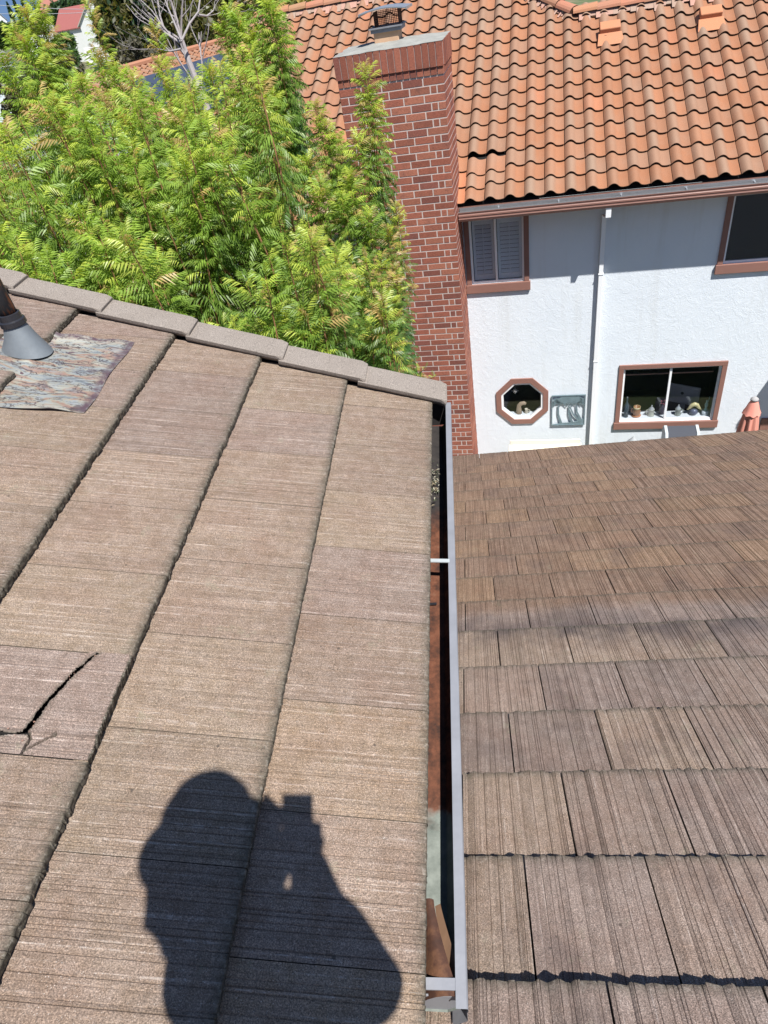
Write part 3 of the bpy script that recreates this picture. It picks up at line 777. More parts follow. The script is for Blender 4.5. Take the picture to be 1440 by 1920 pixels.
for j in range(gy + 1):
    for i in range(gx + 1):
        u, w_ = i / gx, j / gy; ee = min(u, 1 - u, w_, 1 - w_)
        vs.append((CX0 - .016 + (CX1 - CX0 + .032) * u, CY0 - .03 + (CY1 - CY0 + .04) * w_, CT - .004 + .05 * min(1, ee * 3) + r.uniform(-.005, .005)))
mb.add(vs, [(j * (gx + 1) + i, j * (gx + 1) + i + 1, (j + 1) * (gx + 1) + i + 1, (j + 1) * (gx + 1) + i) for j in range(gy) for i in range(gx)])
M['wash'] = plain('mortar_wash', (.24, .24, .22), .9, var=.35, scale=7, bumpd=.01); mb.build('chimney_crown', M['wash'], ch, FN)
fy = 11.35
mb = MB(); mb.box(-2.32, -1.97, fy - .16, fy + .16, CT, CT + .22); M['flue'] = plain('cream_flue_clay', (.50, .32, .20), .85, var=.2, scale=9)
flue = mb.build('flue', M['flue'], ch, FN, bevel=.01)
mb = MB(); mb.box(-2.37, -1.90, fy - .21, fy + .21, CT + .205, CT + .222); mb.box(-2.35, -1.92, fy - .19, fy + .19, CT + .16, CT + .206); mb.build('flue_collar', M['lip'], flue, FN)
mb = MB()
for k in range(15):
    for (xa, ya, xb2, yb2) in ((-2.29, fy - .15, -1.95, fy - .15), (-2.29, fy + .15, -1.95, fy + .15)):
        x = xa + (xb2 - xa) * k / 14; mb.tube([(x, ya, CT + .22), (x, ya, CT + .395)], .0028, 4)
    for x in (-2.29, -1.95): y = fy - .15 + .30 * k / 14; mb.tube([(x, y, CT + .22), (x, y, CT + .395)], .0028, 4)
for k in range(9):
    z = CT + .225 + k * .02
    mb.tube([(-2.29, fy - .15, z), (-1.95, fy - .15, z), (-1.95, fy + .15, z), (-2.29, fy + .15, z), (-2.29, fy - .15, z)], .0026, 4)
M['mesh'] = plain('rusty_wire', (.10, .045, .03), .7, .3, var=.3); mb.build('spark_screen', M['mesh'], flue, FN)
mb = MB(); nn = 10; vs = []
for i in range(nn + 1):
    q = i / nn; x = -2.47 + .66 * q; z = CT + .40 + .035 * math.sin(PI * q)
    for y in (fy - .27, fy + .27): vs.append((x, y, z))
    for y in (fy + .27, fy - .27): vs.append((x, y, z - .012))
mb.add(vs, [(i * 4 + k, (i + 1) * 4 + k, (i + 1) * 4 + (k + 1) % 4, i * 4 + (k + 1) % 4) for i in range(nn) for k in range(4)] + [(0, 1, 2, 3), (nn * 4, nn * 4 + 3, nn * 4 + 2, nn * 4 + 1)])
mb.box(-2.475, -2.462, fy - .272, fy + .272, CT + .375, CT + .405); mb.box(-1.818, -1.805, fy - .272, fy + .272, CT + .375, CT + .405)
mb.build('chimney_cap', M['galv'], ch, FN)

# windows
def win(name, x0, x1, z0, z1, split=None, label=None, sill=True, trim=.085, glass='glass', depth=.7, top=True):
    w = thing(name, None, None, FN @ Matrix.Translation((x0, WY, z0))); link(w, nb)
    if label: w['label'] = label
    mb = MB(); d = WY - .030
    mb.box(x0 - trim, x0, d, WY + .002, z0, z1); mb.box(x1, x1 + trim, d, WY + .002, z0, z1)
    if top: mb.box(x0 - trim, x1 + trim, d - .002, WY + .002, z1, z1 + trim)
    mb.build('trim', M['brownwood'], w, FN, bevel=.004)
    mb = MB(); mb.box(x0 - trim - .02, x1 + trim + .02, d - .018, WY + .002, z0 - .155, z0 - .001); mb.build('sill', M['brownwood'], w, FN, bevel=.006)
    mb = MB(); f = .035
    for a, b, c_, e in ((x0, x1, z0, z0 + f), (x0, x1, z1 - f, z1), (x0, x0 + f, z0 + f, z1 - f), (x1 - f, x1, z0 + f, z1 - f)): mb.box(a, b, WY + .02, WY + .07, c_, e)
    if split: mb.box(split - .020, split + .020, WY + .012, WY + .06, z0 + f, z1 - f)
    mb.build('frame', M['vinyl'], w, FN, bevel=.003)
    parts = [(x0 + f, (split - .02) if split else x1 - f)] + ([(split + .02, x1 - f)] if split else [])
    for a, b in parts:
        mb = MB(); mb.box(a, b, WY + .038, WY + .042, z0 + f, z1 - f); mb.build('pane', M[glass], w, FN)
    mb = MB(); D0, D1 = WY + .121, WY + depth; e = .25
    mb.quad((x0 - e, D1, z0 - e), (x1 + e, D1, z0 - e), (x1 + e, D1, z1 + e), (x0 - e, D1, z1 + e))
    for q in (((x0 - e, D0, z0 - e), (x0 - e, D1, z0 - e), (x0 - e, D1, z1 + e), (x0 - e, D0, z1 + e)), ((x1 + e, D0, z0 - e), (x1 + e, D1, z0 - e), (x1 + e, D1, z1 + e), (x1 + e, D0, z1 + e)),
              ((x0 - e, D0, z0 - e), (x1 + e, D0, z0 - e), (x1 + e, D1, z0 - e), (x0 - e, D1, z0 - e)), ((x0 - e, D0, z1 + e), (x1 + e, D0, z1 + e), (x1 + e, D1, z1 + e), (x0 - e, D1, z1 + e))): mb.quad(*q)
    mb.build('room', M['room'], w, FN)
    return w
w1 = win('window', -1.235, -.325, -4.735, -3.62, -.80, 'upper window with white louvred shutters behind the glass', glass='glass')
for a, b in ((-1.19, -.83), (-.77, -.365)):
    mb = MB(); y = WY + .085; c = (.98, .98, .98)
    mb.box(a, a + .045, y, y + .025, -4.695, -3.66, c); mb.box(b - .045, b, y, y + .025, -4.695, -3.66, c)
    mb.box(a + .045, b - .045, y, y + .025, -4.695, -4.60, c); mb.box(a + .045, b - .045, y, y + .025, -3.75, -3.66, c)
    nlv = 12
    for k in range(nlv):
        z = -4.585 + k * .0705; mb.add([(a + .047, y - .006, z), (b - .047, y - .006, z), (b - .047, y + .03, z + .046), (a + .047, y + .03, z + .046), (a + .047, y - .004, z - .006), (b - .047, y - .004, z - .006), (b - .047, y + .032, z + .040), (a + .047, y + .032, z + .040)], [(0, 1, 2, 3), (4, 7, 6, 5), (0, 4, 5, 1), (3, 2, 6, 7)], c)
    m_ = (a + b) / 2; mb.box(m_ - .006, m_ + .006, y - .014, y - .006, -4.6, -3.75, c)
    mb.build('shutter', M['white'], w1, FN)
win('window', 2.86, 4.3, -4.70, -3.62, None, 'wide dark upper window with an insect screen', glass='darkglass', depth=1.2)
w3 = win('window', 1.47, 3.16, -7.73, -6.56, 2.305, 'sliding kitchen window with knick-knacks on its inner sill', depth=1.6)
mb = MB(); mb.box(1.47, 3.16, WY + .071, WY + .30, -7.735, -7.700); mb.build('inner_sill', M['white'], w3, FN)
mb = MB(); mb.tube([(1.54, WY + .2, -6.80), (3.08, WY + .2, -6.80)], .012, 8, (.45, .25, .20)); mb.build('curtain_rod', M['paint'], w3, FN)
# octagonal window
w4 = thing('octagonal_window', None, None, FN @ Matrix.Translation((-.4, WY, -7.18))); link(w4, nb)
oc, orad = (-.40, -7.18), .0
def octo(a, b, c): return [(-.40 - a + c, -7.18 - b), (-.40 + a - c, -7.18 - b), (-.40 + a, -7.18 - b + c), (-.40 + a, -7.18 + b - c), (-.40 + a - c, -7.18 + b), (-.40 - a + c, -7.18 + b), (-.40 - a, -7.18 + b - c), (-.40 - a, -7.18 - b + c)]
def oring(mb, O, I, ya, yb):
    vs = [(x, ya, z) for x, z in O] + [(x, ya, z) for x, z in I] + [(x, yb, z) for x, z in O] + [(x, yb, z) for x, z in I]
    fs = []
    for i in range(8):
        j = (i + 1) % 8; fs += [(i, j, 8 + j, 8 + i), (16 + i, 16 + j, j, i), (8 + i, 8 + j, 24 + j, 24 + i)]
    mb.add(vs, fs)
mb = MB(); oring(mb, octo(.505, .515, .30), octo(.405, .415, .245), WY - .032, WY + .001); mb.build('trim', M['brownwood'], w4, FN)
mb = MB(); oring(mb, octo(.408, .418, .247), octo(.365, .375, .222), WY - .012, WY + .06); mb.build('frame', M['vinyl'], w4, FN)
mb = MB(); P8 = octo(.366, .376, .223); mb.add([(x, WY + .03, z) for x, z in P8] + [(x, WY + .034, z) for x, z in P8], [tuple(range(8)), tuple(range(15, 7, -1))]); mb.build('pane', M['glass'], w4, FN)
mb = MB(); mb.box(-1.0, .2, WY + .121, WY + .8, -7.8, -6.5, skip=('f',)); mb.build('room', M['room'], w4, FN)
mb = MB(); mb.box(-.72, -.08, WY + .061, WY + .22, -7.585, -7.555); mb.build('inner_sill', M['white'], w4, FN)

# downspout
mb = MB(); mb.box(.915, .985, WY - .085, WY - .015, GZ, -3.725); mb.box(.908, .992, WY - .092, WY - .013, -6.35, -6.32); mb.box(.905, .995, WY - .094, WY - .003, -4.7, -4.68)
mb.box(.93, 1.01, gl + .03, gl + .11, -3.62, -3.47)
mb.add([(.93, gl + .03, -3.62), (1.01, gl + .03, -3.62), (1.01, gl + .11, -3.62), (.93, gl + .11, -3.62), (.915, WY - .085, -3.73), (.985, WY - .085, -3.73), (.985, WY - .015, -3.73), (.915, WY - .015, -3.73)], [(0, 1, 5, 4), (1, 2, 6, 5), (2, 3, 7, 6), (3, 0, 4, 7)])
mb.build('downspout', M['white'], nb, FN, bevel=.004)
# slatted sun awning at the right, out past the frame; it shades the lower right of the wall
mb = MB(); mb.box(4.6, 8.9, WY - 1.15, WY - .002, -5.42, -5.30)
mb.build('awning', M['brownwood'], nb, FN)
mb = MB(); mb.box(4.02, 5.6, WY - .05, WY - .002, GZ, -7.72); mb.build('low_panel', M['brownwood'], nb, FN)

# ------------------------------------------------------------------ things on the sills and by the wall
def item(name, label, cat, x, y, z, prof, col, parts=(), n=18, rot=0, group=None, mat='item', sx=1, sy=1):
    o = thing(name, label, cat, FN @ Matrix.Translation((x, y, z)) @ Matrix.Rotation(rot, 4, 'Z'), group)
    mb = MB(); mb.lathe(prof, n=n, col=col, sx=sx, sy=sy); mb.build('body', M[mat], o, world_of(o), smooth=True)
    for pn, fn, c in parts:
        q = MB(); fn(q, c); q.build(pn, M[mat], o, world_of(o), smooth=True)
    return o
def handle(sg, r0=.05, h=.05, z=.07):
    def f(q, c):
        q.tube([(sg * r0, 0, z + h), (sg * (r0 + .035), 0, z + h * .8), (sg * (r0 + .045), 0, z), (sg * (r0 + .03), 0, z - h * .8), (sg * (r0 - .005), 0, z - h)], .009, 8, c)
    return f
def lid(z, r=.05):
    def f(q, c): q.lathe([(r, z), (r * .85, z + .02), (r * .35, z + .045), (.012, z + .055), (.016, z + .075), (.004, z + .09)], n=14, col=c)
    return f
SZ = -7.70; G = 'ornaments on the kitchen window sill'
item('jug', 'brown and orange spouted jug on the kitchen window sill, second from its left end', 'jug', 1.80, WY + .16, SZ, [(.0, 0), (.06, 0), (.055, .02), (.075, .07), (.075, .12), (.055, .17), (.065, .21), (.055, .205), (.04, .15), (0, .14)], (.34, .15, .06),
     [('handle', handle(-1, .06, .05, .12), (.25, .10, .05)), ('saucer', lambda q, c: q.lathe([(0, .002), (.075, .004), (.09, .02), (.08, .022), (0, .012)], n=18, col=c), (.55, .22, .09)), ('rim', lambda q, c: q.lathe([(.052, .16), (.066, .18), (.068, .212), (.05, .19)], n=18, col=c), (.62, .52, .30))], group=G)
def stein(lab, x, c, c2, sg, y=WY + .16, s=1):
    item('stein', lab, 'beer stein', x, y, SZ, [(0, 0), (.064 * s, 0), (.066 * s, .015), (.056 * s, .03), (.054 * s, .13 * s), (.060 * s, .14 * s), (.055 * s, .15 * s), (0, .148 * s)], c,
         [('handle', handle(sg, .054 * s, .05 * s, .08 * s), c), ('lid', lid(.149 * s, .05 * s), c2)], group=G)
stein('cream lidded beer stein in the left pane of the kitchen window', 2.07, (.50, .50, .42), (.42, .43, .43), -1)
stein('grey-green lidded beer stein just right of the middle bar of the kitchen window', 2.56, (.28, .30, .26), (.40, .42, .42), 1, s=.95)
item('vase', 'dark vase with reddish flowers behind the middle bar of the kitchen window', 'vase', 2.275, WY + .2, SZ, [(0, 0), (.04, 0), (.06, .05), (.055, .11), (.025, .17), (.03, .20), (0, .19)], (.07, .06, .08),
     [('flowers', lambda q, c: [q.lathe([(.0, .20 + i * .022), (.022, .21 + i * .022), (0, .225 + i * .022)], cx=.035 * math.cos(i * 2.4), cy=.03 * math.sin(i * 2.4), n=8, col=c) for i in range(6)] and None, (.40, .13, .16))], group=G)
item('bottle', 'tall dark bottle at the left end of the kitchen window sill', 'bottle', 1.60, WY + .14, SZ, [(0, 0), (.045, 0), (.047, .18), (.045, .26), (.018, .34), (.016, .42), (.019, .43), (0, .43)], (.05, .08, .10), [('stopper', lambda q, c: q.lathe([(.014, .43), (.014, .45), (0, .455)], n=10, col=c), (.2, .2, .2))], group=G)
item('mushroom_ornament', 'cream-hooded ornament with a blue base in the right pane of the kitchen window', 'ornament', 2.845, WY + .16, SZ, [(0, 0), (.05, 0), (.075, .04), (.07, .09), (.045, .12), (0, .13)], (.12, .13, .20),
     [('hood', lambda q, c: q.tube([(-.125, 0, .11), (-.08, 0, .15), (-.045, 0, .205), (0, 0, .225), (.045, 0, .205), (.08, 0, .15), (.13, 0, .10)], [.012, .03, .04, .042, .04, .03, .010], 10, c), (.68, .58, .30))], group=G)
def fig(q, c):
    q.lathe([(.03, .08), (.035, .10), (.018, .13), (.028, .18), (.030, .23), (.012, .265), (.02, .28), (.021, .30), (0, .318)], n=12, col=c)
    q.tube([(.02, 0, .235), (.05, 0, .26), (.06, 0, .36)], .007, 6, c)
item('figurine', 'small teal figurine on a pale block at the right end of the kitchen window sill', 'figurine', 3.055, WY + .16, SZ, [(0, .078), (.085, .078), (.085, .0), (.083, 0), (0, 0)][::-1], (.60, .66, .70), [('figure', fig, (.25, .45, .44))], n=4, rot=PI / 4, group=G)
mon = thing('computer_monitor', 'grey back of a computer monitor inside the kitchen, seen through the right pane', 'monitor', FN @ Matrix.Translation((2.75, WY + .75, -8.0)))
Mm = world_of(mon) @ Matrix.Rotation(-.45, 4, 'Z')
mb = MB(); mb.box(-.30, .30, -.012, .012, .18, .60, (.40, .40, .43)); mb.build('screen_back', M['paint'], mon, Mm, bevel=.01)
mb = MB(); mb.lathe([(0, 0), (.030, 0), (.030, .004), (0, .004)], n=20, col=(.05, .05, .06)); mb.build('emblem', M['paint'], mon, Mm @ Matrix.Translation((-.03, -.0165, .42)) @ Matrix.Rotation(-PI / 2, 4, 'X') @ Matrix.Rotation(0, 4, 'X'))
mb = MB(); mb.box(-.10, .10, -.02, .10, 0, .012, (.40, .40, .43)); mb.box(-.05, .05, .02, .03, .012, .40, (.40, .40, .43)); mb.build('stand', M['paint'], mon, Mm)
so_ = thing('sculpture', 'tan arched sculpture standing in the octagonal window', 'sculpture', FN @ Matrix.Translation((-.47, WY + .15, -7.555)))
mb = MB(); mb.tube([(0, 0, 0), (-.005, 0, .10), (.0, 0, .18), (.04, 0, .225), (.10, 0, .235), (.135, 0, .215)], [.058, .052, .046, .042, .040, .028], 12, (.40, .29, .20)); mb.build('arch', M['paint'], so_, world_of(so_), smooth=True)
item('cup', 'small beige cup beside the sculpture in the octagonal window', 'cup', -.325, WY + .15, -7.555, [(0, 0), (.03, 0), (.035, .03), (.028, .07), (.036, .10), (.03, .10), (.02, .06), (0, .05)], (.52, .46, .36), [('handle', handle(1, .028, .025, .05), (.52, .46, .36))], n=14)
mb = MB(); pts = []
for k in range(16):
    a = k * PI / 8; r_ = .075 if k % 4 == 0 else (.05 if k % 2 == 0 else .018); pts.append((r_ * math.sin(a), r_ * math.cos(a)))
mb.prism(pts, -.004, .004, 'xz', (.75, .70, .66)); mb.tube([(0, 0, .07), (0, 0, .25)], .0015, 4, (.5, .5, .5))
o = mb.build('star_ornament', M['paint'], None, FN @ Matrix.Translation((-.535, WY + .075, -6.985))); tag(o, 'silvery star hanging at the top of the octagonal window', 'star ornament')

# cut-metal palm panel hung on the wall: generic palms leaning over a shore
pa = thing('wall_art', 'square teal metal panel with cut-out palm trees, on the white wall beside the octagonal window', 'wall art', FN @ Matrix.Translation((.17, WY - .03, -7.75)))
PM = world_of(pa)
mb = MB()
for a in ((0, .64, 0, .018), (0, .64, .672, .69), (0, .016, .018, .672), (.624, .64, .018, .672)): mb.box(a[0], a[1], -.012, .012, a[2], a[3])
mb.build('frame', M['teal'], pa, PM)
mb = MB()
def ribbon(pts, w):
    for (a, b), wa, wb in zip(zip(pts[:-1], pts[1:]), w[:-1], w[1:]):
        dx, dz = b[0] - a[0], b[1] - a[1]; l = math.hypot(dx, dz); nx_, nz_ = -dz / l, dx / l
        mb.prism([(a[0] + nx_ * wa, a[1] + nz_ * wa), (b[0] + nx_ * wb, b[1] + nz_ * wb), (b[0] - nx_ * wb, b[1] - nz_ * wb), (a[0] - nx_ * wa, a[1] - nz_ * wa)], -.003, .003, 'xz')
for top, bot in (((.13, .47), (.19, .04)), ((.33, .45), (.40, .06)), ((.35, .42), (.54, .08)), ((.47, .48), (.56, .12))):
    mx_ = ((top[0] + bot[0]) / 2 - .03, (top[1] + bot[1]) / 2); ribbon([top, mx_, bot], [.012, .016, .024])
for cx_, cz_ in ((.14, .52), (.30, .56), (.42, .54), (.50, .52)):
    for k in range(11):
        a = -.5 + k * .42; l = .17; x1 = cx_ + l * math.cos(a); z1 = cz_ + l * math.sin(a) * .8
        x1 = min(max(x1, .012), .628); z1 = min(z1, .675); xm = (cx_ + x1) / 2; zm = (cz_ + z1) / 2 + .035
        ribbon([(cx_, cz_), (xm, min(zm, .675)), (x1, z1 - .03)], [.022, .020, .003])
mb.prism([(.012, .018), (.20, .055), (.40, .06), (.628, .15), (.628, .018)], -.0035, .0035, 'xz')
mb.prism([(.10, .60), (.20, .66), (.52, .66), (.55, .56), (.46, .50), (.34, .52), (.24, .50), (.16, .54)], -.0038, .0038, 'xz')
mb.build('palm_cutout', M['teal'], pa, PM)

b_ = thing('bench', 'cream topped bench against the white wall, mostly hidden by the shingle eave', 'bench', FN @ Matrix.Translation((.03, 11.3, GZ)))
BM = world_of(b_); mb = MB(); mb.box(-.70, .72, -.22, .20, 1.03, 1.07, (.72, .68, .55)); mb.box(-.68, .70, .16, .19, 1.07, 1.17, (.62, .60, .52)); mb.build('top', M['paint'], b_, BM, bevel=.01)
for sx in (-.64, .62):
    for sy in (-.18, .10): mb = MB(); mb.box(sx, sx + .06, sy, sy + .06, 0, 1.028, (.6, .57, .48)); mb.build('leg', M['paint'], b_, BM)
g_ = thing('barbecue', 'black lidded barbecue with grey metal ends under the kitchen window', 'barbecue', FN @ Matrix.Translation((2.54, 11.25, GZ)))
GM = world_of(g_); mb = MB()
mb.prism([(-.22, 1.15), (-.22, 1.32), (-.10, 1.47), (.12, 1.50), (.22, 1.40), (.22, 1.15)], -.25, .25, 'yz', (.05, .055, .07)); mb.build('lid', M['paint'], g_, GM)
for s_ in (-1, 1):
    mb = MB(); mb.prism([(-.23, 1.14), (-.23, 1.33), (-.10, 1.485), (.12, 1.515), (.235, 1.41), (.235, 1.14)], s_ * .25 if s_ > 0 else -.30, .30 if s_ > 0 else -.25, 'yz', (.42, .46, .48)); mb.build('end_casting', M['paint'], g_, GM)
mb = MB(); mb.box(-.28, .28, -.22, .22, .15, 1.14, (.10, .10, .11)); mb.box(-.7, -.31, -.2, .2, 1.10, 1.13, (.3, .3, .3)); mb.build('cart', M['paint'], g_, GM)
item('garden_lantern', 'round-topped grey stone lantern peeking over the shingle eave', 'lantern', 1.69, 11.2, GZ, [(0, 0), (.16, 0), (.14, .08), (.05, .12), (.05, .9), (.10, .95), (.13, 1.05), (.14, 1.16), (.11, 1.27), (.05, 1.34), (.02, 1.38), (0, 1.41)], (.34, .36, .37), [('base', lambda q, c: q.lathe([(0, 0), (.2, 0), (.2, .05), (0, .06)], n=16, col=c), (.30, .31, .32))], mat='paint')
# closed patio umbrella
um = thing('patio_umbrella', 'closed faded pink patio umbrella with a grey cap, at the right by the white wall', 'umbrella', FN @ Matrix.Translation((3.60, 11.05, GZ)))
UM = world_of(um)
mb = MB(); n = 40; vs = []; lv = [(2.22, .045, 0), (2.14, .085, .1), (2.04, .115, .35), (1.965, .150, .5)]
for z, r_, k in lv:
    for i in range(n): a = 2 * PI * i / n; rr = r_ * (1 + .12 * k * math.cos(a * 8)); vs.append((rr * math.cos(a), rr * math.sin(a), z - .02 * k * (1 + math.cos(a * 8))))
mb.add(vs, [(j * n + i, (j + 1) * n + i, (j + 1) * n + (i + 1) % n, j * n + (i + 1) % n) for j in range(len(lv) - 1) for i in range(n)], (.66, .26, .20)); mb.build('upper_canopy', M['cloth'], um, UM, smooth=True)
mb = MB(); vs = []; lv = [(2.05, .09, .4), (1.90, .115, .8), (1.6, .14, 1), (1.2, .165, 1), (.75, .15, 1)]
for z, r_, k in lv:
    for i in range(n): a = 2 * PI * i / n; rr = r_ * (1 + .26 * k * math.cos(a * 8 + z)); vs.append((rr * math.cos(a), rr * math.sin(a), z))
mb.add(vs, [(j * n + i, (j + 1) * n + i, (j + 1) * n + (i + 1) % n, j * n + (i + 1) % n) for j in range(len(lv) - 1) for i in range(n)], (.60, .25, .19)); mb.build('canopy', M['cloth'], um, UM, smooth=True)
mb = MB(); mb.lathe([(0, 2.275), (.03, 2.27), (.065, 2.24), (.068, 2.215), (0, 2.215)], n=20, col=(.33, .32, .32)); mb.build('cap', M['paint'], um, UM, smooth=True)
mb = MB(); mb.tube([(0, 0, .0), (0, 0, 2.2)], .022, 10, (.5, .5, .5)); mb.lathe([(0, .0), (.25, 0), (.25, .06), (.05, .10), (0, .10)], n=20, col=(.3, .3, .3)); mb.build('pole', M['paint'], um, UM)

# ================================================================== ground and hillside
def gz(x, y):
    """height of the land: flat round the two houses, a hillside rising to the left beyond"""
    d = math.hypot(x, y); a = math.degrees(math.atan2(-x, y))
    h = GZ + .25 * math.sin(x * .3) * math.sin(y * .23)
    if d > 60:
        q = min(1, (d - 60) / 210); h += 10.2 * (q * q * (3 - 2 * q)) * (.5 + .5 * max(0, min(1, (a - 5) / 15)))
        h += .35 * math.sin(x * .07 + 1) * math.sin(y * .05) * q
    return h
mb = MB(); rad = [0, 3, 6, 9, 12, 16, 20, 24, 28, 33, 39, 46, 54, 63, 74, 88, 105, 130, 170, 240, 400, 800, 1600, 4500]; n = 96; vs = []
for r_ in rad:
    for k in range(n):
        a = 2 * PI * k / n; x, y = r_ * math.sin(a), r_ * math.cos(a); vs.append((x, y, gz(x, y) if r_ < 400 else gz(x, y) * .6 - 2))
mb.add(vs, [(i * n + k, i * n + (k + 1) % n, (i + 1) * n + (k + 1) % n, (i + 1) * n + k) for i in range(len(rad) - 1) for k in range(n)])
t = NT('dry_grass_ground'); v = t.co()
g_m = t.fin(t.mix((.16, .14, .08), (.07, .10, .035), t.ramp(t.noise(.25, 5, .65, v), [(.4, 0), (.6, 1)])), .95, 0, t.bump(t.noise(6, 4, .7, v), .5, .05))
o = mb.build('ground', g_m, smooth=True); tag(o, None, kind='structure')
mb = MB(); mb.box(-7, 9, 6.2, 11.73, GZ - .3, GZ + .012); pt = mb.build('patio', plain('pale_concrete', (.24, .25, .26), .85, var=.15, scale=3), None, FN); tag(pt, None, kind='structure')

# ================================================================== foliage
def leaf_template(seed, pairs=7, L=1.0, droop=.5):
    """a feather-shaped compound leaf growing along +x, as narrow folded leaflets"""
    r = random.Random(seed); vs = []; fs = []
    def axis(t): return Vector((t * L * (1 - .12 * t), 0, .10 * math.sin(t * PI) - droop * t * t * L))
    def blade(p, d, l, w, side):
        d = d.normalized(); s_ = Vector((0, 0, 1)).cross(d); s_ = s_.normalized() if s_.length > .01 else Vector((0, 1, 0))
        nrm = d.cross(s_); m1 = p + d * l * .45 + Vector((0, 0, .10)) * l; tip = p + d * l * .92 - Vector((0, 0, 1)) * l * .45
        b = len(vs); vs.extend([p, m1 + s_ * w, tip, m1 - s_ * w]); fs.append((b, b + 1, b + 2, b + 3))
    for k in range(pairs):
        t = .16 + .80 * k / (pairs - 1); p = axis(t); f = (axis(min(1, t + .05)) - axis(t - .05)).normalized()
        l = L * (.36 * math.sin(PI * (.25 + .62 * k / (pairs - 1)))) + .04
        for sd in (1, -1):
            d = f * .62 + Vector((0, sd, 0)) * .62 + Vector((0, 0, r.uniform(-.75, -.15)))
            blade(p, d, l * r.uniform(.85, 1.1), L * .030, sd)
    blade(axis(.97), axis(1) - axis(.93), L * .2, L * .033, 0)
    b = len(vs); A = [axis(q / 2) for q in range(3)]
    for q in range(2): vs.extend([A[q] + Vector((0, .006, 0)), A[q + 1] + Vector((0, .004, 0)), A[q + 1] - Vector((0, .004, 0)), A[q] - Vector((0, .006, 0))]); fs.append((b, b + 1, b + 2, b + 3)); b += 4
    return np.array([tuple(v) for v in vs], 'f'), np.array(fs, 'i')
TEMPL = [leaf_template(s, p, 1.0, d) for s, p, d in ((1, 7, .30), (2, 8, .55), (3, 7, .85), (4, 7, .12))]
def np_mesh(name, V, Fq, C, mat, parent=None):
    me = bpy.data.meshes.new(name); nv, nf = len(V), len(Fq); k = Fq.shape[1]
    me.vertices.add(nv); me.vertices.foreach_set('co', V.astype('f').ravel())
    me.loops.add(nf * k); me.loops.foreach_set('vertex_index', Fq.astype('i').ravel())
    me.polygons.add(nf); me.polygons.foreach_set('loop_start', np.arange(0, nf * k, k, dtype='i'))
    a = me.attributes.new('tint', 'FLOAT_COLOR', 'POINT'); a.data.foreach_set('color', np.concatenate([C, np.ones((nv, 1))], 1).astype('f').ravel())
    me.materials.append(mat); me.update(calc_edges=True); me.validate()
    o = bpy.data.objects.new(name, me); COL.objects.link(o)
    if parent: link(o, parent)
    return o
def stems_to_mesh(stems, seed):
    """stems: (tip point, length, leaf size, leanx, leany, gold, density). Returns leaf arrays and stem lines"""
    r = random.Random(seed); Vs = [[] for _ in TEMPL]; per = [[] for _ in TEMPL]; lines = []
    for tip, L, ls, lx, ly, gold, den in stems:
        base = tip + Vector((lx, ly, -L)); n = int(L / .0175 * den); ph = r.uniform(0, 6.28)
        lines.append((base, tip))
        for k in range(n):
            s_ = (k + r.random()) / n; dtip = s_ * L
            p = tip + (base - tip) * s_ + Vector((r.gauss(0, .008), r.gauss(0, .008), 0))
            az = ph + k * 2.4 + r.gauss(0, .3)
            size = ls * .70 * min(1, .55 + dtip / .22) * r.uniform(.8, 1.15)
            el = max(-.10, 1.15 - dtip * 1.5 + r.gauss(0, .2))
            g = math.exp(-dtip / (.16 + .25 * gold)) * (.55 + .6 * gold)
            deep = min(1, dtip / 1.2 + max(0, min(.75, (-1.15 - tip.z) * .48)))  # older leaves deeper green; low shoots darkened further to suggest crown shade
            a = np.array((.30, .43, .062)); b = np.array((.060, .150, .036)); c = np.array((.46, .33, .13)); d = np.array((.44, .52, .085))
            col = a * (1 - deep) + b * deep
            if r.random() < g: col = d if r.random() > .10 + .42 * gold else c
            col = col * r.uniform(.75, 1.2)
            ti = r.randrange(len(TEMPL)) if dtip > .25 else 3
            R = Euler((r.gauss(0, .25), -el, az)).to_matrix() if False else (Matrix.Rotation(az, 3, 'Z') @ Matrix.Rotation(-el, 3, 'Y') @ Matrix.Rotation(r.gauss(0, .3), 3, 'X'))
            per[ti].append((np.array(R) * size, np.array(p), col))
    V = []; Fq = []; C = []; off = 0
    for ti, lst in enumerate(per):
        if not lst: continue
        tv, tf = TEMPL[ti]; R = np.array([l[0] for l in lst]); P = np.array([l[1] for l in lst]); c = np.array([l[2] for l in lst])
        v = np.einsum('nij,kj->nki', R, tv) + P[:, None, :]
        m = len(tv); V.append(v.reshape(-1, 3)); C.append(np.repeat(c, m, axis=0))
        Fq.append((tf[None] + (np.arange(len(lst)) * m)[:, None, None] + off).reshape(-1, 4)); off += len(lst) * m
    return np.concatenate(V), np.concatenate(Fq), np.concatenate(C), lines

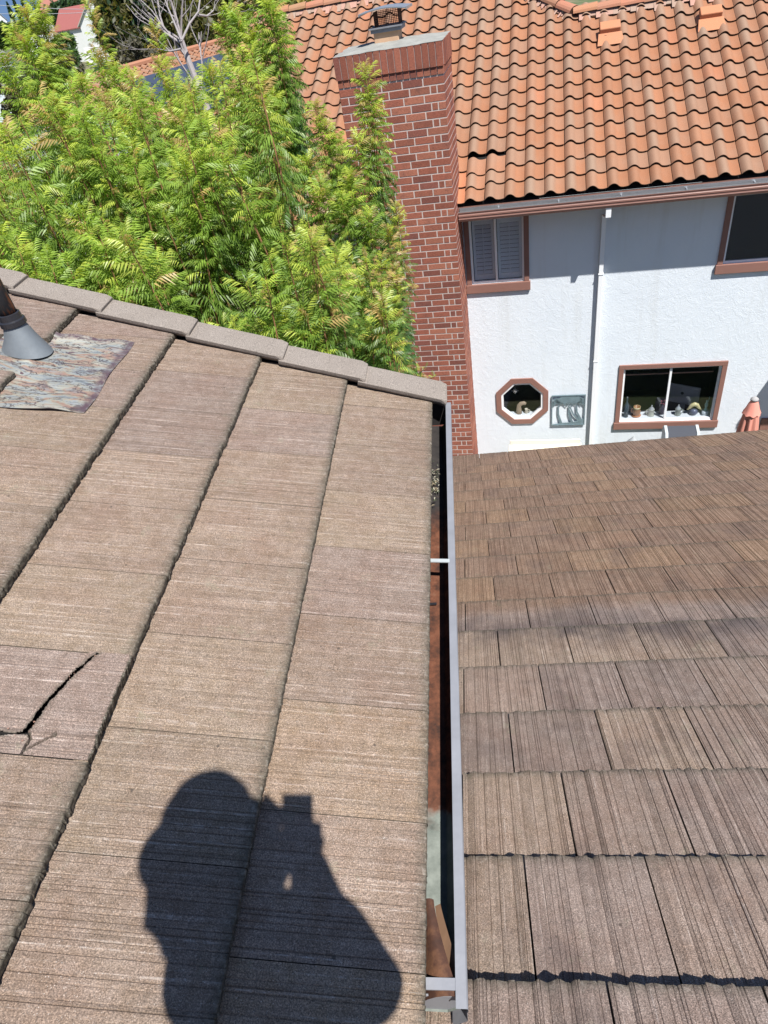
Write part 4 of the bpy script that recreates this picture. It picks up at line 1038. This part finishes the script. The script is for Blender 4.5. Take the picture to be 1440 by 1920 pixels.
def env(x):                            # how high the shoots reach across the crown
    pts = [(-100, 210), (0, 180), (60, 110), (110, 190), (160, 120), (230, 125), (290, 118), (350, 115), (420, 85), (490, 80), (515, 230), (540, 370), (600, 410), (660, 450), (720, 480), (760, 600), (800, 690)]
    return float(np.interp(x, [p[0] for p in pts], [p[1] for p in pts]))
def tree_near(label, xr, spires, nfill, seed, trunk, extra=()):
    tr = thing('tree', label, 'tree', (trunk[0], trunk[1], GZ), 'feathery leaved trees between the two houses')
    r = random.Random(seed); stems = []
    for x, y, d, L, gold, ls in spires: stems.append((at(x, y, d), L, ls, r.uniform(-.05, .05), r.uniform(-.05, .05), gold, 2.1))
    for k in range(nfill):
        x = r.uniform(*xr); y0_ = env(x); q = r.random() ** .8; y = y0_ + 8 + (660 - y0_) * q * .95
        if 300 < x < 450 and 445 < y < 590 and r.random() < .9: continue
        if math.sin(x * .045 + y * .031) * math.sin(y * .052 - x * .02 + 1.3) > .52 and y > y0_ + 90: continue
        d = r.uniform(5.2, 8.8) - (.9 if y > 430 else 0)
        P = at(x, y, d)
        if P.y < 3.75: continue
        stems.append((P, r.uniform(.6, 1.15), r.uniform(.20, .30), r.uniform(-.12, .12), r.uniform(-.12, .15), r.random() * (.9 if y < y0_ + 120 else .3), r.uniform(.7, 1.0)))
    stems += list(extra)
    V, Fq, C, lines = stems_to_mesh(stems, seed)
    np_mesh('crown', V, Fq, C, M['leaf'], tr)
    # trunk, limbs to every shoot
    top = Vector((trunk[0] + .1, trunk[1] - .1, -5.6)); mb = MB()
    mb.tube([(trunk[0], trunk[1], GZ - .1), (trunk[0] + .06, trunk[1], GZ + 1.5), top], [.16, .13, .11], 10, (1.1, 1, .95))
    mb.build('trunk', M['bark'], tr)
    mb = MB(); hubs = []
    for k in range(9):
        a = k * 2.4; h = top + Vector((math.cos(a) * r.uniform(.3, 1.1), math.sin(a) * r.uniform(.3, .9), r.uniform(1.2, 2.6))); hubs.append(h)
        mid = (top + h) / 2 + Vector((math.cos(a) * .12, math.sin(a) * .12, -.15)); mb.tube([top, mid, h], [.075, .05, .034], 7, (1.1, 1, .95))
    for b, t_ in lines:
        h = min(hubs, key=lambda q: (q - b).length + (3 if q.z > b.z else 0)); m_ = (h + b) / 2 + Vector((0, 0, -.12))
        mb.tube([h, m_, b, t_], [.016, .012, .009, .003], 5, (1.9, 1.35, .95), caps=False)
    mb.build('limbs', M['bark'], tr)
    return tr
tree_near('leafy green tree at the far left whose shoots rise past the hillside houses', (-90, 250),
          [(28, 60, 7.6, 1.2, .3, .24), (62, 6, 7.8, 1.5, .8, .25), (50, 28, 7.7, 1.5, .6, .26), (74, 40, 7.9, 1.3, .6, .25), (45, 75, 7.4, 1.2, .6, .24), (100, 190, 7, 1.0, .7, .24), (165, 8, 7.9, 1.0, .95, .17), (180, 105, 7.4, 1.1, .5, .26), (150, 150, 7.2, 1, .3, .26), (8, 120, 7, 1, .3, .26), (215, 130, 7.5, 1.0, .3, .26), (120, 215, 7.0, 1.0, .9, .24), (80, 120, 7.6, 1.1, .8, .24), (140, 250, 6.6, .9, .9, .24)],
          250, 21, (-4.1, 6.6))
tree_near('bright green tree in the middle with the tallest shoots, leafing beside the clay roof', (235, 540),
          [(285, 48, 8.2, 1.2, 1.0, .19), (300, 120, 7.8, 1, .5, .22), (350, 170, 7.8, 1, .6, .24), (392, 130, 7.6, 1, .3, .25), (418, 50, 8.0, 1.2, .2, .24), (445, 40, 7.8, 1.3, .1, .28), (480, -20, 7.7, 1.5, .2, .28), (432, 20, 8.0, 1.3, .3, .27), (470, 70, 7.6, 1.2, .5, .26), (492, -60, 7.6, 1.6, .1, .25), (505, 10, 7.4, 1.4, .3, .25), (478, 130, 7.2, 1.2, .8, .25), (250, 150, 7.4, 1, .7, .24), (512, 180, 7.3, 1, .3, .24), (330, 200, 7.4, 1, .8, .24)],
          300, 22, (-2.5, 7.0))
ext = []
r = random.Random(8)
for (x, y, d, L, lx, ls) in ((800, 690, 5.6, .25, -.35, .17), (770, 682, 5.6, .3, -.3, .18), (740, 676, 5.5, .3, -.25, .2), (818, 704, 5.6, .2, -.3, .14), (715, 655, 5.6, .4, -.2, .2)):
    ext.append((at(x, y, d), L, ls, lx, .1, .1, 1.2))
tree_near('slender green shoots growing in front of the red brick chimney', (540, 745),
          [(590, 200, 6.8, .9, .6, .22), (610, 235, 6.8, .8, .4, .22), (632, 262, 7.0, .8, .7, .22), (684, 128, 6.6, 1.5, .75, .22), (690, 180, 6.6, 1.2, .5, .23), (668, 260, 6.5, 1.1, .4, .24), (655, 330, 6.3, 1.0, .4, .24), (575, 300, 6.6, .9, .4, .24), (600, 345, 6.4, .8, .3, .25), (742, 385, 6.2, .8, 1.0, .17), (725, 430, 6.1, .8, .6, .19), (738, 500, 6.0, .7, .9, .17), (732, 555, 5.9, .7, .9, .17), (715, 600, 5.9, .6, .6, .18), (640, 370, 6.2, .9, .3, .24), (690, 400, 6.1, .8, .2, .24)],
          125, 23, (-1.5, 6.9), ext)

def clump_crown(seed, clumps, n, size, cols, zsq=.9):
    """many small leaf faces scattered through overlapping clumps"""
    g = np.random.default_rng(seed); V = []; C = []
    w = np.array([c[3] ** 2 for c in clumps]); w = w / w.sum()
    for (cx, cy, cz, R), q in zip(clumps, w):
        m = int(n * q) + 1
        d = g.normal(size=(m, 3)); d /= np.linalg.norm(d, axis=1)[:, None]
        rr = R * (g.random(m) ** .33) * (1 + .18 * np.sin(d[:, 0] * 5 + seed) * np.sin(d[:, 2] * 4))
        P = d * rr[:, None] * np.array([1, 1, zsq]) + np.array([cx, cy, cz])
        a = g.normal(size=(m, 3)); a[:, 2] -= .4; a /= np.linalg.norm(a, axis=1)[:, None]; b = np.cross(a, g.normal(size=(m, 3))); b /= np.linalg.norm(b, axis=1)[:, None]
        s = size * g.uniform(.6, 1.4, m)[:, None]
        V.append(np.stack([P - a * s, P + b * s * .38, P + a * s, P - b * s * .38], 1).reshape(-1, 3))
        c = np.array(cols)[g.integers(0, len(cols), m)] * g.uniform(.7, 1.25, m)[:, None] * g.uniform(.8, 1.2)
        C.append(np.repeat(c, 4, axis=0))
    V = np.concatenate(V); C = np.concatenate(C); return V, np.arange(len(V)).reshape(-1, 4), C
def tree_far(name, label, cat, px, d, wpx, ybot, ytop, seed, cols, n=4500, size=.16, group='trees and shrubs up the hillside', k=9, trunk=True):
    """px: centre column; crown between image heights, at distance d"""
    b = at(px, ybot, d); tp = at(px, ytop, d); z0, z1 = b.z, tp.z; cx, cy = (b.x + tp.x) / 2, (b.y + tp.y) / 2
    w = wpx / FPX * d * 1.05; g0 = gz(cx, cy)
    o = thing(name, label, cat, (cx, cy, g0), group); r = random.Random(seed); cl = []
    for i in range(k):
        q = (i + .5) / k; z = z0 + (z1 - z0) * q; ww = w * .5 * (math.sin(PI * (.12 + .8 * q)) ** .7)
        a = r.uniform(0, 6.28); rr = max(.12 * w, ww * r.uniform(.45, .75))
        cl.append((cx + math.cos(a) * (ww - rr * .6), cy + math.sin(a) * (ww - rr * .6), z, rr))
    V, F_, C = clump_crown(seed, cl, n, size, cols); np_mesh('crown', V, F_, C, M['leaf'], o)
    mb = MB(); th = max(.05, w * .035)
    mb.tube([(cx, cy, g0 - .2), (cx + .1 * w, cy, g0 + (z0 - g0) * .6), (cx, cy, z0 + (z1 - z0) * .45)], [th * 1.3, th, th * .6], 8)
    for c in cl[::2]: mb.tube([(cx, cy, z0 + (c[2] - z0) * .4), c[:3]], [th * .5, th * .2], 5)
    mb.build('trunk', M['bark'], o)
    return o
OL = [(.10, .11, .035), (.14, .14, .05), (.075, .085, .03), (.17, .15, .06)]; DG = [(.035, .075, .028), (.05, .10, .035), (.028, .05, .022)]; YG = [(.22, .22, .05), (.15, .17, .05), (.30, .24, .06)]
GG = [(.07, .13, .04), (.10, .17, .05), (.05, .09, .03)]; GR = [(.15, .14, .10), (.11, .11, .075), (.20, .18, .13)]
tree_far('tree', 'tall olive green tree filling the top edge, right of the bare tree', 'tree', 440, 51, 150, 150, -120, 31, OL + YG[:1], 9000, 0.246, k=14)
tree_far('tree', 'olive green tree behind the bare grey branches', 'tree', 340, 56.1, 150, 130, -110, 32, OL, 9000, 0.246, k=14)
tree_far('tree', 'dark olive tree left of the bare tree, beside the white gable house', 'tree', 255, 52.7, 95, 130, -60, 33, OL + DG[:1], 7000, 0.231, k=11)
tree_far('tree', 'dark green tree showing over the ridge just left of the chimney cap', 'tree', 610, 54, 170, 60, -120, 34, DG + OL[:1], 8000, 0.23, k=12)
tree_far('shrub', 'yellowing shrub showing over the left end of the clay ridge', 'shrub', 560, 31.2, 85, 60, -8, 35, YG, 3500, 0.122, trunk=False)
tree_far('tree', 'round dark tree behind the dark red roof', 'tree', 125, 165, 50, 45, 12, 36, DG, 3000, 0.53)
tree_far('shrub', 'tall green shrub in front of the white shed', 'shrub', 127, 86.4, 44, 120, 70, 37, GG, 3500, 0.306)
tree_far('shrub', 'grey-green shrub below the tall green one', 'shrub', 128, 48.6, 70, 185, 85, 38, GG[:1] + GR, 4000, 0.184)
tree_far('tree', 'leafy green tree at the left edge beneath the hilltop house', 'tree', 14, 132, 34, 85, 48, 39, GG, 3000, 0.49)
tree_far('shrub', 'dry grey shrub at the left edge below the grey roofed house', 'shrub', 22, 43.2, 70, 215, 140, 40, GR, 3500, 0.168)
tree_far('tree', 'dark tree between the hilltop house and the brown roof', 'tree', 38, 180, 24, 66, 48, 41, DG, 2200, 0.612)
tree_far('tree', 'green tree between the two pale hillside roofs', 'tree', 150, 180, 44, 32, 0, 42, DG + GG[:1], 3000, 0.612)
tree_far('shrub', 'grey twiggy shrub right of the white gable wall', 'shrub', 262, 43.2, 55, 165, 75, 43, GR, 3500, 0.153)
for x, y0_, y1_, lab in ((23, 3, 30, 'slim dark cypress nearest the left edge of the skyline'), (37, -14, 30, 'taller dark cypress on the skyline, second from the left'), (53, -20, 32, 'tallest dark cypress on the skyline, behind the spiky shoot')):
    d = 210; b = at(x, y1_, d); tp = at(x, y0_, d); g0 = gz(b.x, b.y); o = thing('cypress', lab, 'cypress tree', (b.x, b.y, g0), 'cypresses on the skyline'); cl = []
    for i in range(8): q = i / 7; cl.append((b.x, b.y, b.z + (tp.z - b.z) * q, (1 - q * .85) * .5 + .06))
    V, F_, C = clump_crown(50 + x, cl, 1200, .26, DG, 1.3); np_mesh('crown', V, F_, C, M['leaf'], o)
    mb = MB(); mb.tube([(b.x, b.y, g0 - .2), (b.x, b.y, tp.z - .3)], [.3, .08], 6); mb.build('trunk', M['bark'], o)

# bare grey tree
bt = thing('bare_tree', 'leafless tree with pale grey forking branches in front of the olive trees', 'bare tree', tuple(Vector((at(392, 215, 15).x, at(392, 215, 15).y, GZ))))
mb = MB(); r = random.Random(14)
def branch(p, d, l, rad, lev):
    pts = [p]; n = 4; dd = d.copy()
    for k in range(n):
        dd = (dd + Vector((r.gauss(0, .12), r.gauss(0, .12), r.gauss(.03, .08)))).normalized(); pts.append(pts[-1] + dd * l / n)
    mb.tube(pts, [rad * (1 - .4 * k / n) for k in range(n + 1)], 6 if lev < 2 else 4, random.Random(lev).choice([(2.0, 2.6, 3.9), (2.3, 3.0, 4.4)]), caps=False)
    if lev >= 4: return
    for k in range(3 if lev < 3 else 4):
        j = r.choice([2, 3, 4]); q = dd + Vector((r.gauss(0, .55), r.gauss(0, .4), r.uniform(-.1, .5))); branch(pts[j], q.normalized(), l * r.uniform(.5, .75), rad * .5, lev + 1)
def through(pix, d, r0, r1, subs=True):
    pts = [at(x, y, d + k * .12) for k, (x, y) in enumerate(pix)]; n = len(pts)
    mb.tube(pts, [r0 + (r1 - r0) * k / (n - 1) for k in range(n)], 8, (2.2, 2.9, 4.3), caps=False)
    if subs:
        for k in range(1, n):
            for _ in range(2): branch(pts[k], (pts[k] - pts[k - 1]).normalized() + Vector((r.gauss(0, .6), r.gauss(0, .4), r.uniform(-.1, .5))), r.uniform(.5, 1.0), r1 * .45, 3)
base = at(392, 215, 15)
mb.tube([(base.x, base.y, GZ), (base.x + .1, base.y, -5), tuple(base)], [.16, .13, .10], 9, (1.8, 2.4, 3.6))
through([(392, 215), (375, 170), (352, 110), (340, 75)], 15, .070, .046)
through([(340, 75), (328, 45), (315, 15), (300, -30)], 15, .020, .009); through([(340, 75), (333, 40), (322, 5), (312, -30)], 15.3, .020, .010)
through([(340, 78), (355, 45), (372, 22), (376, -10), (380, -40)], 15, .022, .010); through([(338, 80), (310, 62), (300, 30), (293, -20)], 15.2, .026, .012)
through([(372, 28), (388, 30), (400, 20)], 15.1, .022, .010); through([(340, 92), (320, 96), (297, 92)], 14.8, .020, .008)
mb.build('limbs', M['bark'], bt)

# ================================================================== hillside houses
def far_house(label, px0, px1, ybase, yeave, d, depth, roofh, wall, roofc, gable=False, skew=0, wins=(), over=.25):
    """box house whose near face runs between two image columns"""
    a = at(px0, ybase, d); b = at(px1, ybase, d + skew); zt = at((px0 + px1) / 2, yeave, d).z; a.z = b.z = min(gz(a.x, a.y), gz(b.x, b.y), a.z) - .3
    ux = (Vector((b.x - a.x, b.y - a.y, 0))); w = ux.length; ux.normalize(); uy = Vector((-ux.y, ux.x, 0))
    Mx = frame((a.x, a.y, 0), ux, uy, (0, 0, 1)); o = thing('house', label, 'house', Mx @ Matrix.Translation((w / 2, depth / 2, a.z)), 'houses up the hillside')
    mb = MB(); mb.box(0, w, 0, depth, a.z, zt, wall)
    if gable: mb.add([(0, 0, zt), (w, 0, zt), (w / 2, 0, zt + roofh), (0, depth, zt), (w, depth, zt), (w / 2, depth, zt + roofh)], [(0, 1, 2), (3, 5, 4)], wall)
    mb.build('wall', M['farroof'], o, Mx)
    mb = MB(); e = over; t_ = .12
    if gable:
        k = e * roofh / (w / 2)
        mb.prism([(-e, zt - k), (w / 2, zt + roofh), (w + e, zt - k), (w + e, zt - k + t_), (w / 2, zt + roofh + t_), (-e, zt - k + t_)], -e, depth + e, 'xz', roofc)
    else:
        k = e * roofh / (depth / 2); mb.prism([(-e, zt - k), (depth / 2, zt + roofh), (depth + e, zt - k), (depth + e, zt - k + t_), (depth / 2, zt + roofh + t_), (-e, zt - k + t_)], -e, w + e, 'yz', roofc)
    mb.build('roof', M['farroof'], o, Mx)
    for (u, v, ww, hh) in wins:
        mb = MB(); mb.box(u * w, u * w + ww, -.03, -.01, zt - v, zt - v + hh, (.06, .08, .11)); wi = mb.build('window', M['farroof'], o, Mx)
        mb = MB(); t2 = .06
        for bx in ((u * w - t2, u * w, zt - v - t2, zt - v + hh + t2), (u * w + ww, u * w + ww + t2, zt - v - t2, zt - v + hh + t2), (u * w, u * w + ww, zt - v - t2, zt - v), (u * w, u * w + ww, zt - v + hh, zt - v + hh + t2)): mb.box(bx[0], bx[1], -.045, -.008, bx[2], bx[3], (.6, .62, .62))
        mb.build('frame', M['farroof'], wi, Mx)
    return o
WH = (.72, .73, .70)
far_house('white gabled house with one small window, right of the dark red roof', 168, 240, 100, 36, 118, 9, 2.6, WH, (.45, .42, .36), True, -2.4, ((.36, 1.7, 1.1, 1.5), (.62, 3.8, 1.0, 1.2)))
far_house('long low house with a dark red roof', 112, 182, 75, 50, 135, 7, 2.4, WH, (.27, .085, .075), False, -3, ((.2, 1.6, 1.4, 1.0),))
far_house('pale house with a sloping brown-red roof on the skyline', 76, 124, 60, 30, 190, 11, 5.0, (.74, .70, .60), (.36, .15, .11), False, -5, ((.6, 2.4, 1.8, 1.2),))
far_house('small white hilltop house with a grey roof at the left edge', -14, 22, 62, 37, 230, 12, 3.0, (.66, .68, .72), (.30, .30, .33), True, 0, ((.35, 3.0, 2, 1.6),))
far_house('grey roofed white house at the left edge below the hilltop', -60, 44, 160, 116, 95, 8, 1.6, (.68, .72, .76), (.19, .18, .17), False, 4, ((.62, 1.9, 1.2, 1.2), (.8, 1.9, 1.2, 1.2)))
far_house('white shed with a pale grey lean roof among the shrubs', 76, 118, 125, 100, 100, 7, 1.6, (.72, .76, .80), (.50, .50, .50), False, 0, ((.65, 1.7, .9, 1.2),))
far_house('low white outbuilding just above the solar panelled roof', 184, 234, 150, 112, 62, 4, .8, (.74, .75, .73), (.45, .44, .42), False, 0)

# clay-tiled house with solar panels among the shoots
A_ = at(90, 163, 29); B_ = at(430, 82, 36); zz = (A_.z + B_.z) / 2; A_.z = B_.z = zz
ux = (B_ - A_).normalized(); wlen = (B_ - A_).length; uy = Vector((-ux.y, ux.x, 0)); b2 = math.radians(20)
dn = (-uy * math.cos(b2) + Vector((0, 0, -math.sin(b2)))); nn_ = ux.cross(-dn).normalized()
if nn_.z < 0: nn_ = -nn_
FS = frame(A_, dn, ux, dn.cross(ux) if dn.cross(ux).z > 0 else -dn.cross(ux))
sh = thing('house', 'orange clay tiled house with dark blue solar panels, half hidden by the green shoots', 'house', (A_.x, A_.y, GZ), 'houses up the hillside')
mb = MB()
for k in range(int(wlen / PW)):
    for i in range(15): stile(mb, .36 + i * PE, k * PW, PE, clay_tint(k * 50 + i + 7), k * 50 + i)
mb.build('roof', M['clay'], sh, FS, smooth=True)
mb = MB(); mb.quad((0, 0, -.04), (5.7, 0, -.04), (5.7, wlen, -.04), (0, wlen, -.04), (.2, .1, .06)); mb.tube([(0, -.05, .06), (0, wlen + .05, .06)], .12, 8, (.34, .155, .09)); mb.build('ridge_cap', M['clay'], sh, FS)
Mw = frame(A_, ux, uy, (0, 0, 1)); mb = MB(); mb.box(.2, wlen - .2, -4.2, 4, GZ - zz, -1.75, (.7, .7, .66)); mb.prism([(-4.2, -1.75), (4, -1.75), (0, -.12)], .2, wlen - .2, 'yz', (.7, .7, .66)); mb.build('wall', M['farroof'], sh, Mw)
mb = MB(); mb.add([(0, 0, -.05), (wlen, 0, -.05), (wlen, 4.4, -1.65), (0, 4.4, -1.65)], [(0, 1, 2, 3)], (.33, .15, .085)); mb.build('roof', M['clay'], sh, Mw)
for k in range(6):
    for j in range(2):
        mb = MB(); mb.box(1.15 + j * 1.66, 2.76 + j * 1.66, 2.0 + k * 1.03, 3.0 + k * 1.03, .12, .155, (1, 1, 1)); mb.build('solar_panel', M['solar'], sh, FS)
# overhead wire
mb = MB()
for a, b, da in (((60, 6), (260, 2), 60), ((150, 16), (330, -8), 62)):
    P0, P1 = at(*a, da), at(*b, da - 4); P0 = P0 + (P0 - P1) * 1.5; P1 = P1 + (P1 - P0) * .8
    pts = [P0 + (P1 - P0) * (k / 20) - Vector((0, 0, 1.2 * math.sin(PI * k / 20) - .8)) for k in range(21)]; mb = MB(); mb.tube(pts, .016, 5, (.35, .36, .38)); 
    o = mb.build('power_line', M['paint']); tag(o, 'thin overhead wire crossing the sky above the %s' % ('hilltop roofs' if a[0] == 60 else 'white gabled house'), 'power line', 'overhead wires')

# ================================================================== the person taking the picture (throws the shadow on the shingles)
pe = thing('person', 'person in a hard hat holding up a phone, seen as a dark shadow on shingles', 'person', (-.3, -.55, -1.6))
def skinned(name, verts, edges, mat, parent, sub=2):
    me = bpy.data.meshes.new(name); me.from_pydata([v[:3] for v in verts], edges, []); me.materials.append(mat)
    o = bpy.data.objects.new(name, me); COL.objects.link(o); sk = o.modifiers.new('skin', 'SKIN'); sk.use_smooth_shade = True
    for i, v in enumerate(verts):
        q = me.skin_vertices[0].data[i]; rr = v[3] if isinstance(v[3], tuple) else (v[3], v[3]); q.radius = rr; q.use_root = (i == 0)
    if sub: m_ = o.modifiers.new('sub', 'SUBSURF'); m_.levels = sub; m_.render_levels = sub
    link(o, parent); return o
LDr = LD.cross(Vector((0, 0, 1))).normalized(); LDu = LDr.cross(LD)
def sp(a, b, t, r): p = LDr * a + LDu * b - LD * t; return (p.x, p.y, p.z, r)
hipc = (-.16, -.60, -.70)
fz = lambda x: -1.679 - .2959 * x
V_ = [(*hipc, (.15, .12)), (-.12, -.52, -.50, (.16, .13)), sp(-.20, -.34, -.20, (.17, .13)), sp(-.195, -.215, -.04, (.15, .12)), sp(-.238, -.120, .06, .120), sp(-.190, -.05, .14, .085), (-.100, -.165, .19, (.082, .098)), (-.095, -.145, .275, (.075, .088)),
      sp(-.275, -.180, -.02, .088), sp(-.300, -.235, -.30, .085), sp(-.108, -.078, -.08, .060), sp(-.040, .026, .048, .034),
      sp(-.035, -.32, .00, .075), sp(-.008, -.425, -.26, .058), sp(-.038, -.200, -.09, .061), sp(.006, -.075, .012, .036),
      (-.31, -.63, -.80, .095), (-.40, -.56, -1.16, .068), (-.45, -.62, fz(-.45) + .10, .045), (-.45, -.50, fz(-.45) + .045, .042), (-.45, -.42, fz(-.45) + .035, .035),
      (-.10, -.64, -.80, .095), (-.06, -.58, -1.20, .068), (-.05, -.66, fz(-.05) + .10, .045), (-.05, -.54, fz(-.05) + .045, .042), (-.05, -.46, fz(-.05) + .035, .035)]
E_ = [(0, 1), (1, 2), (2, 3), (3, 4), (4, 5), (5, 6), (6, 7), (3, 8), (8, 9), (9, 10), (10, 11), (3, 12), (12, 13), (13, 14), (14, 15), (0, 16), (16, 17), (17, 18), (18, 19), (19, 20), (0, 21), (21, 22), (22, 23), (23, 24), (24, 25)]
def fingers(wrist_i, side):
    # palm and five fingers closing on the edge of the phone
    w = Vector(V_[wrist_i][:3]); edge = RIGHT * (.030 + side * .042) + DOWN * (.072 if side > 0 else .030) - FWD * .014; fw = 1 if side > 0 else .25
    palm = w + (edge - w) * .55; V_.append((*palm, (.036, .024))); pi_ = len(V_) - 1; E_.append((wrist_i, pi_))
    for k in range(4):
        off = DOWN * (-.026 + .018 * k); l = (.040, .044, .041, .032)[k]
        a = palm + (edge - palm) * .5 + off + RIGHT * side * .010; b = edge + off + RIGHT * side * .008 + FWD * .006 * fw; c = edge + off - RIGHT * side * l * .45 * fw + FWD * .016 * (fw if fw == 1 else 0)
        i0 = len(V_); V_.extend([(*a, .0095), (*b, .0088), (*c, .0075)]); E_.extend([(pi_, i0), (i0, i0 + 1), (i0 + 1, i0 + 2)])
    t1 = palm - FWD * .022 - DOWN * .012; t2 = edge - FWD * .014 - DOWN * .020 - RIGHT * side * .012; i0 = len(V_); V_.extend([(*t1, .011), (*t2, .009)]); E_.extend([(pi_, i0), (i0, i0 + 1)])
fingers(11, -1); fingers(15, 1)
skinned('body', V_, E_, M['skin'], pe)
def sub_skin(name, idx, grow, mat):
    mp = {i: k for k, i in enumerate(idx)}; vv = []
    for i in idx:
        r_ = V_[i][3]; rr = tuple(q + grow for q in r_) if isinstance(r_, tuple) else r_ + grow; vv.append((*V_[i][:3], rr))
    return skinned(name, vv, [(mp[a], mp[b]) for a, b in E_ if a in mp and b in mp], mat, pe)
M['shirt'] = plain('work_shirt', (.05, .09, .18), .9); M['jeans'] = plain('jeans', (.05, .06, .10), .9); M['hat'] = plain('hard_hat_plastic', (.75, .75, .72), .35)
sub_skin('shirt', [0, 1, 2, 3, 8, 9, 10, 12, 13, 14, 4], .014, M['shirt']); sub_skin('trousers', [0, 16, 17, 18, 21, 22, 23], .014, M['jeans'])
sub_skin('boots', [18, 19, 20], .012, M['black']); sub_skin('boots', [23, 24, 25], .012, M['black'])
Mh = Matrix.Translation((-.105, -.175, .225)) @ Matrix.Rotation(-.45, 4, 'X')
mb = MB(); mb.lathe([(.164, -.035), (.166, -.028), (.130, -.018), (.122, .02), (.110, .07), (.080, .115), (.040, .138), (0, .145)], n=28, sx=.93, sy=1.05); mb.add([(.09, .10, -.02), (.06, .155, -.03), (0, .172, -.034), (-.06, .155, -.03), (-.09, .10, -.02), (.09, .10, -.027), (.06, .155, -.037), (0, .172, -.041), (-.06, .155, -.037), (-.09, .10, -.027)], [(0, 1, 2, 3, 4), (9, 8, 7, 6, 5), (0, 5, 6, 1), (1, 6, 7, 2), (2, 7, 8, 3), (3, 8, 9, 4)])
mb.build('hard_hat', M['hat'], pe, Mh, smooth=True)
mb = MB(); vs = []; nn = 25  # unseen neck flap, added to thicken the neck of the cast shadow
for j, (r_, z_) in enumerate(((.118, .215), (.135, .14), (.150, .07), (.158, .02))):
    for k in range(nn):
        a_ = math.radians(150 + 240 * k / (nn - 1)); q_ = r_ * (1 + .05 * math.sin(k * 1.9 + j) * j / 3)
        vs.append((-.118 + q_ * math.cos(a_), -.190 + q_ * math.sin(a_) * .95, z_))
mb.add(vs, [(j * nn + k, j * nn + k + 1, (j + 1) * nn + k + 1, (j + 1) * nn + k) for j in range(3) for k in range(nn - 1)], (.55, .30, .10)); mb.build('shadow_neck_flap', M['cloth'], pe, smooth=True)
# face features
mb = MB(); mb.tube([(-.088, -.085, .20), (-.088, -.066, .165), (-.088, -.085, .150)], [.008, .014, .012], 8)
for sx in (-.07, .07): mb.lathe([(0, .155), (.012, .165), (.020, .185), (.016, .21), (0, .22)], -.088 + sx * 1.1, -.185, 8, sx=.6)
mb.build('ears_and_nose', M['skin'], pe, smooth=True)
mb = MB()
for sx in (-.032, .032): mb.lathe([(0, .196), (.010, .199), (.0125, .205), (.010, .211), (0, .214)], -.088 + sx, -.105, 10, (.03, .02, .02))
mb.tube([(-.113, -.098, .118), (-.088, -.088, .114), (-.063, -.098, .118)], .005, 6, (.3, .1, .09)); mb.build('eyes_and_mouth', M['paint'], pe, smooth=True)
# phone just behind the lens
ph = thing('phone', 'slim black phone held up in both hands by the person in the hard hat', 'phone', tuple(-FWD * .016))
Mp = frame(RIGHT * .026 + DOWN * .046 - FWD * .016, RIGHT, -DOWN, -FWD)
mb = MB(); mb.box(-.038, .038, -.082, .082, -.004, .004); mb.build('case', M['black'], ph, Mp, bevel=.003)
mb = MB(); mb.box(-.034, .034, -.074, .074, .0042, .0048, (.08, .08, .09)); mb.build('screen', M['paint'], ph, Mp)
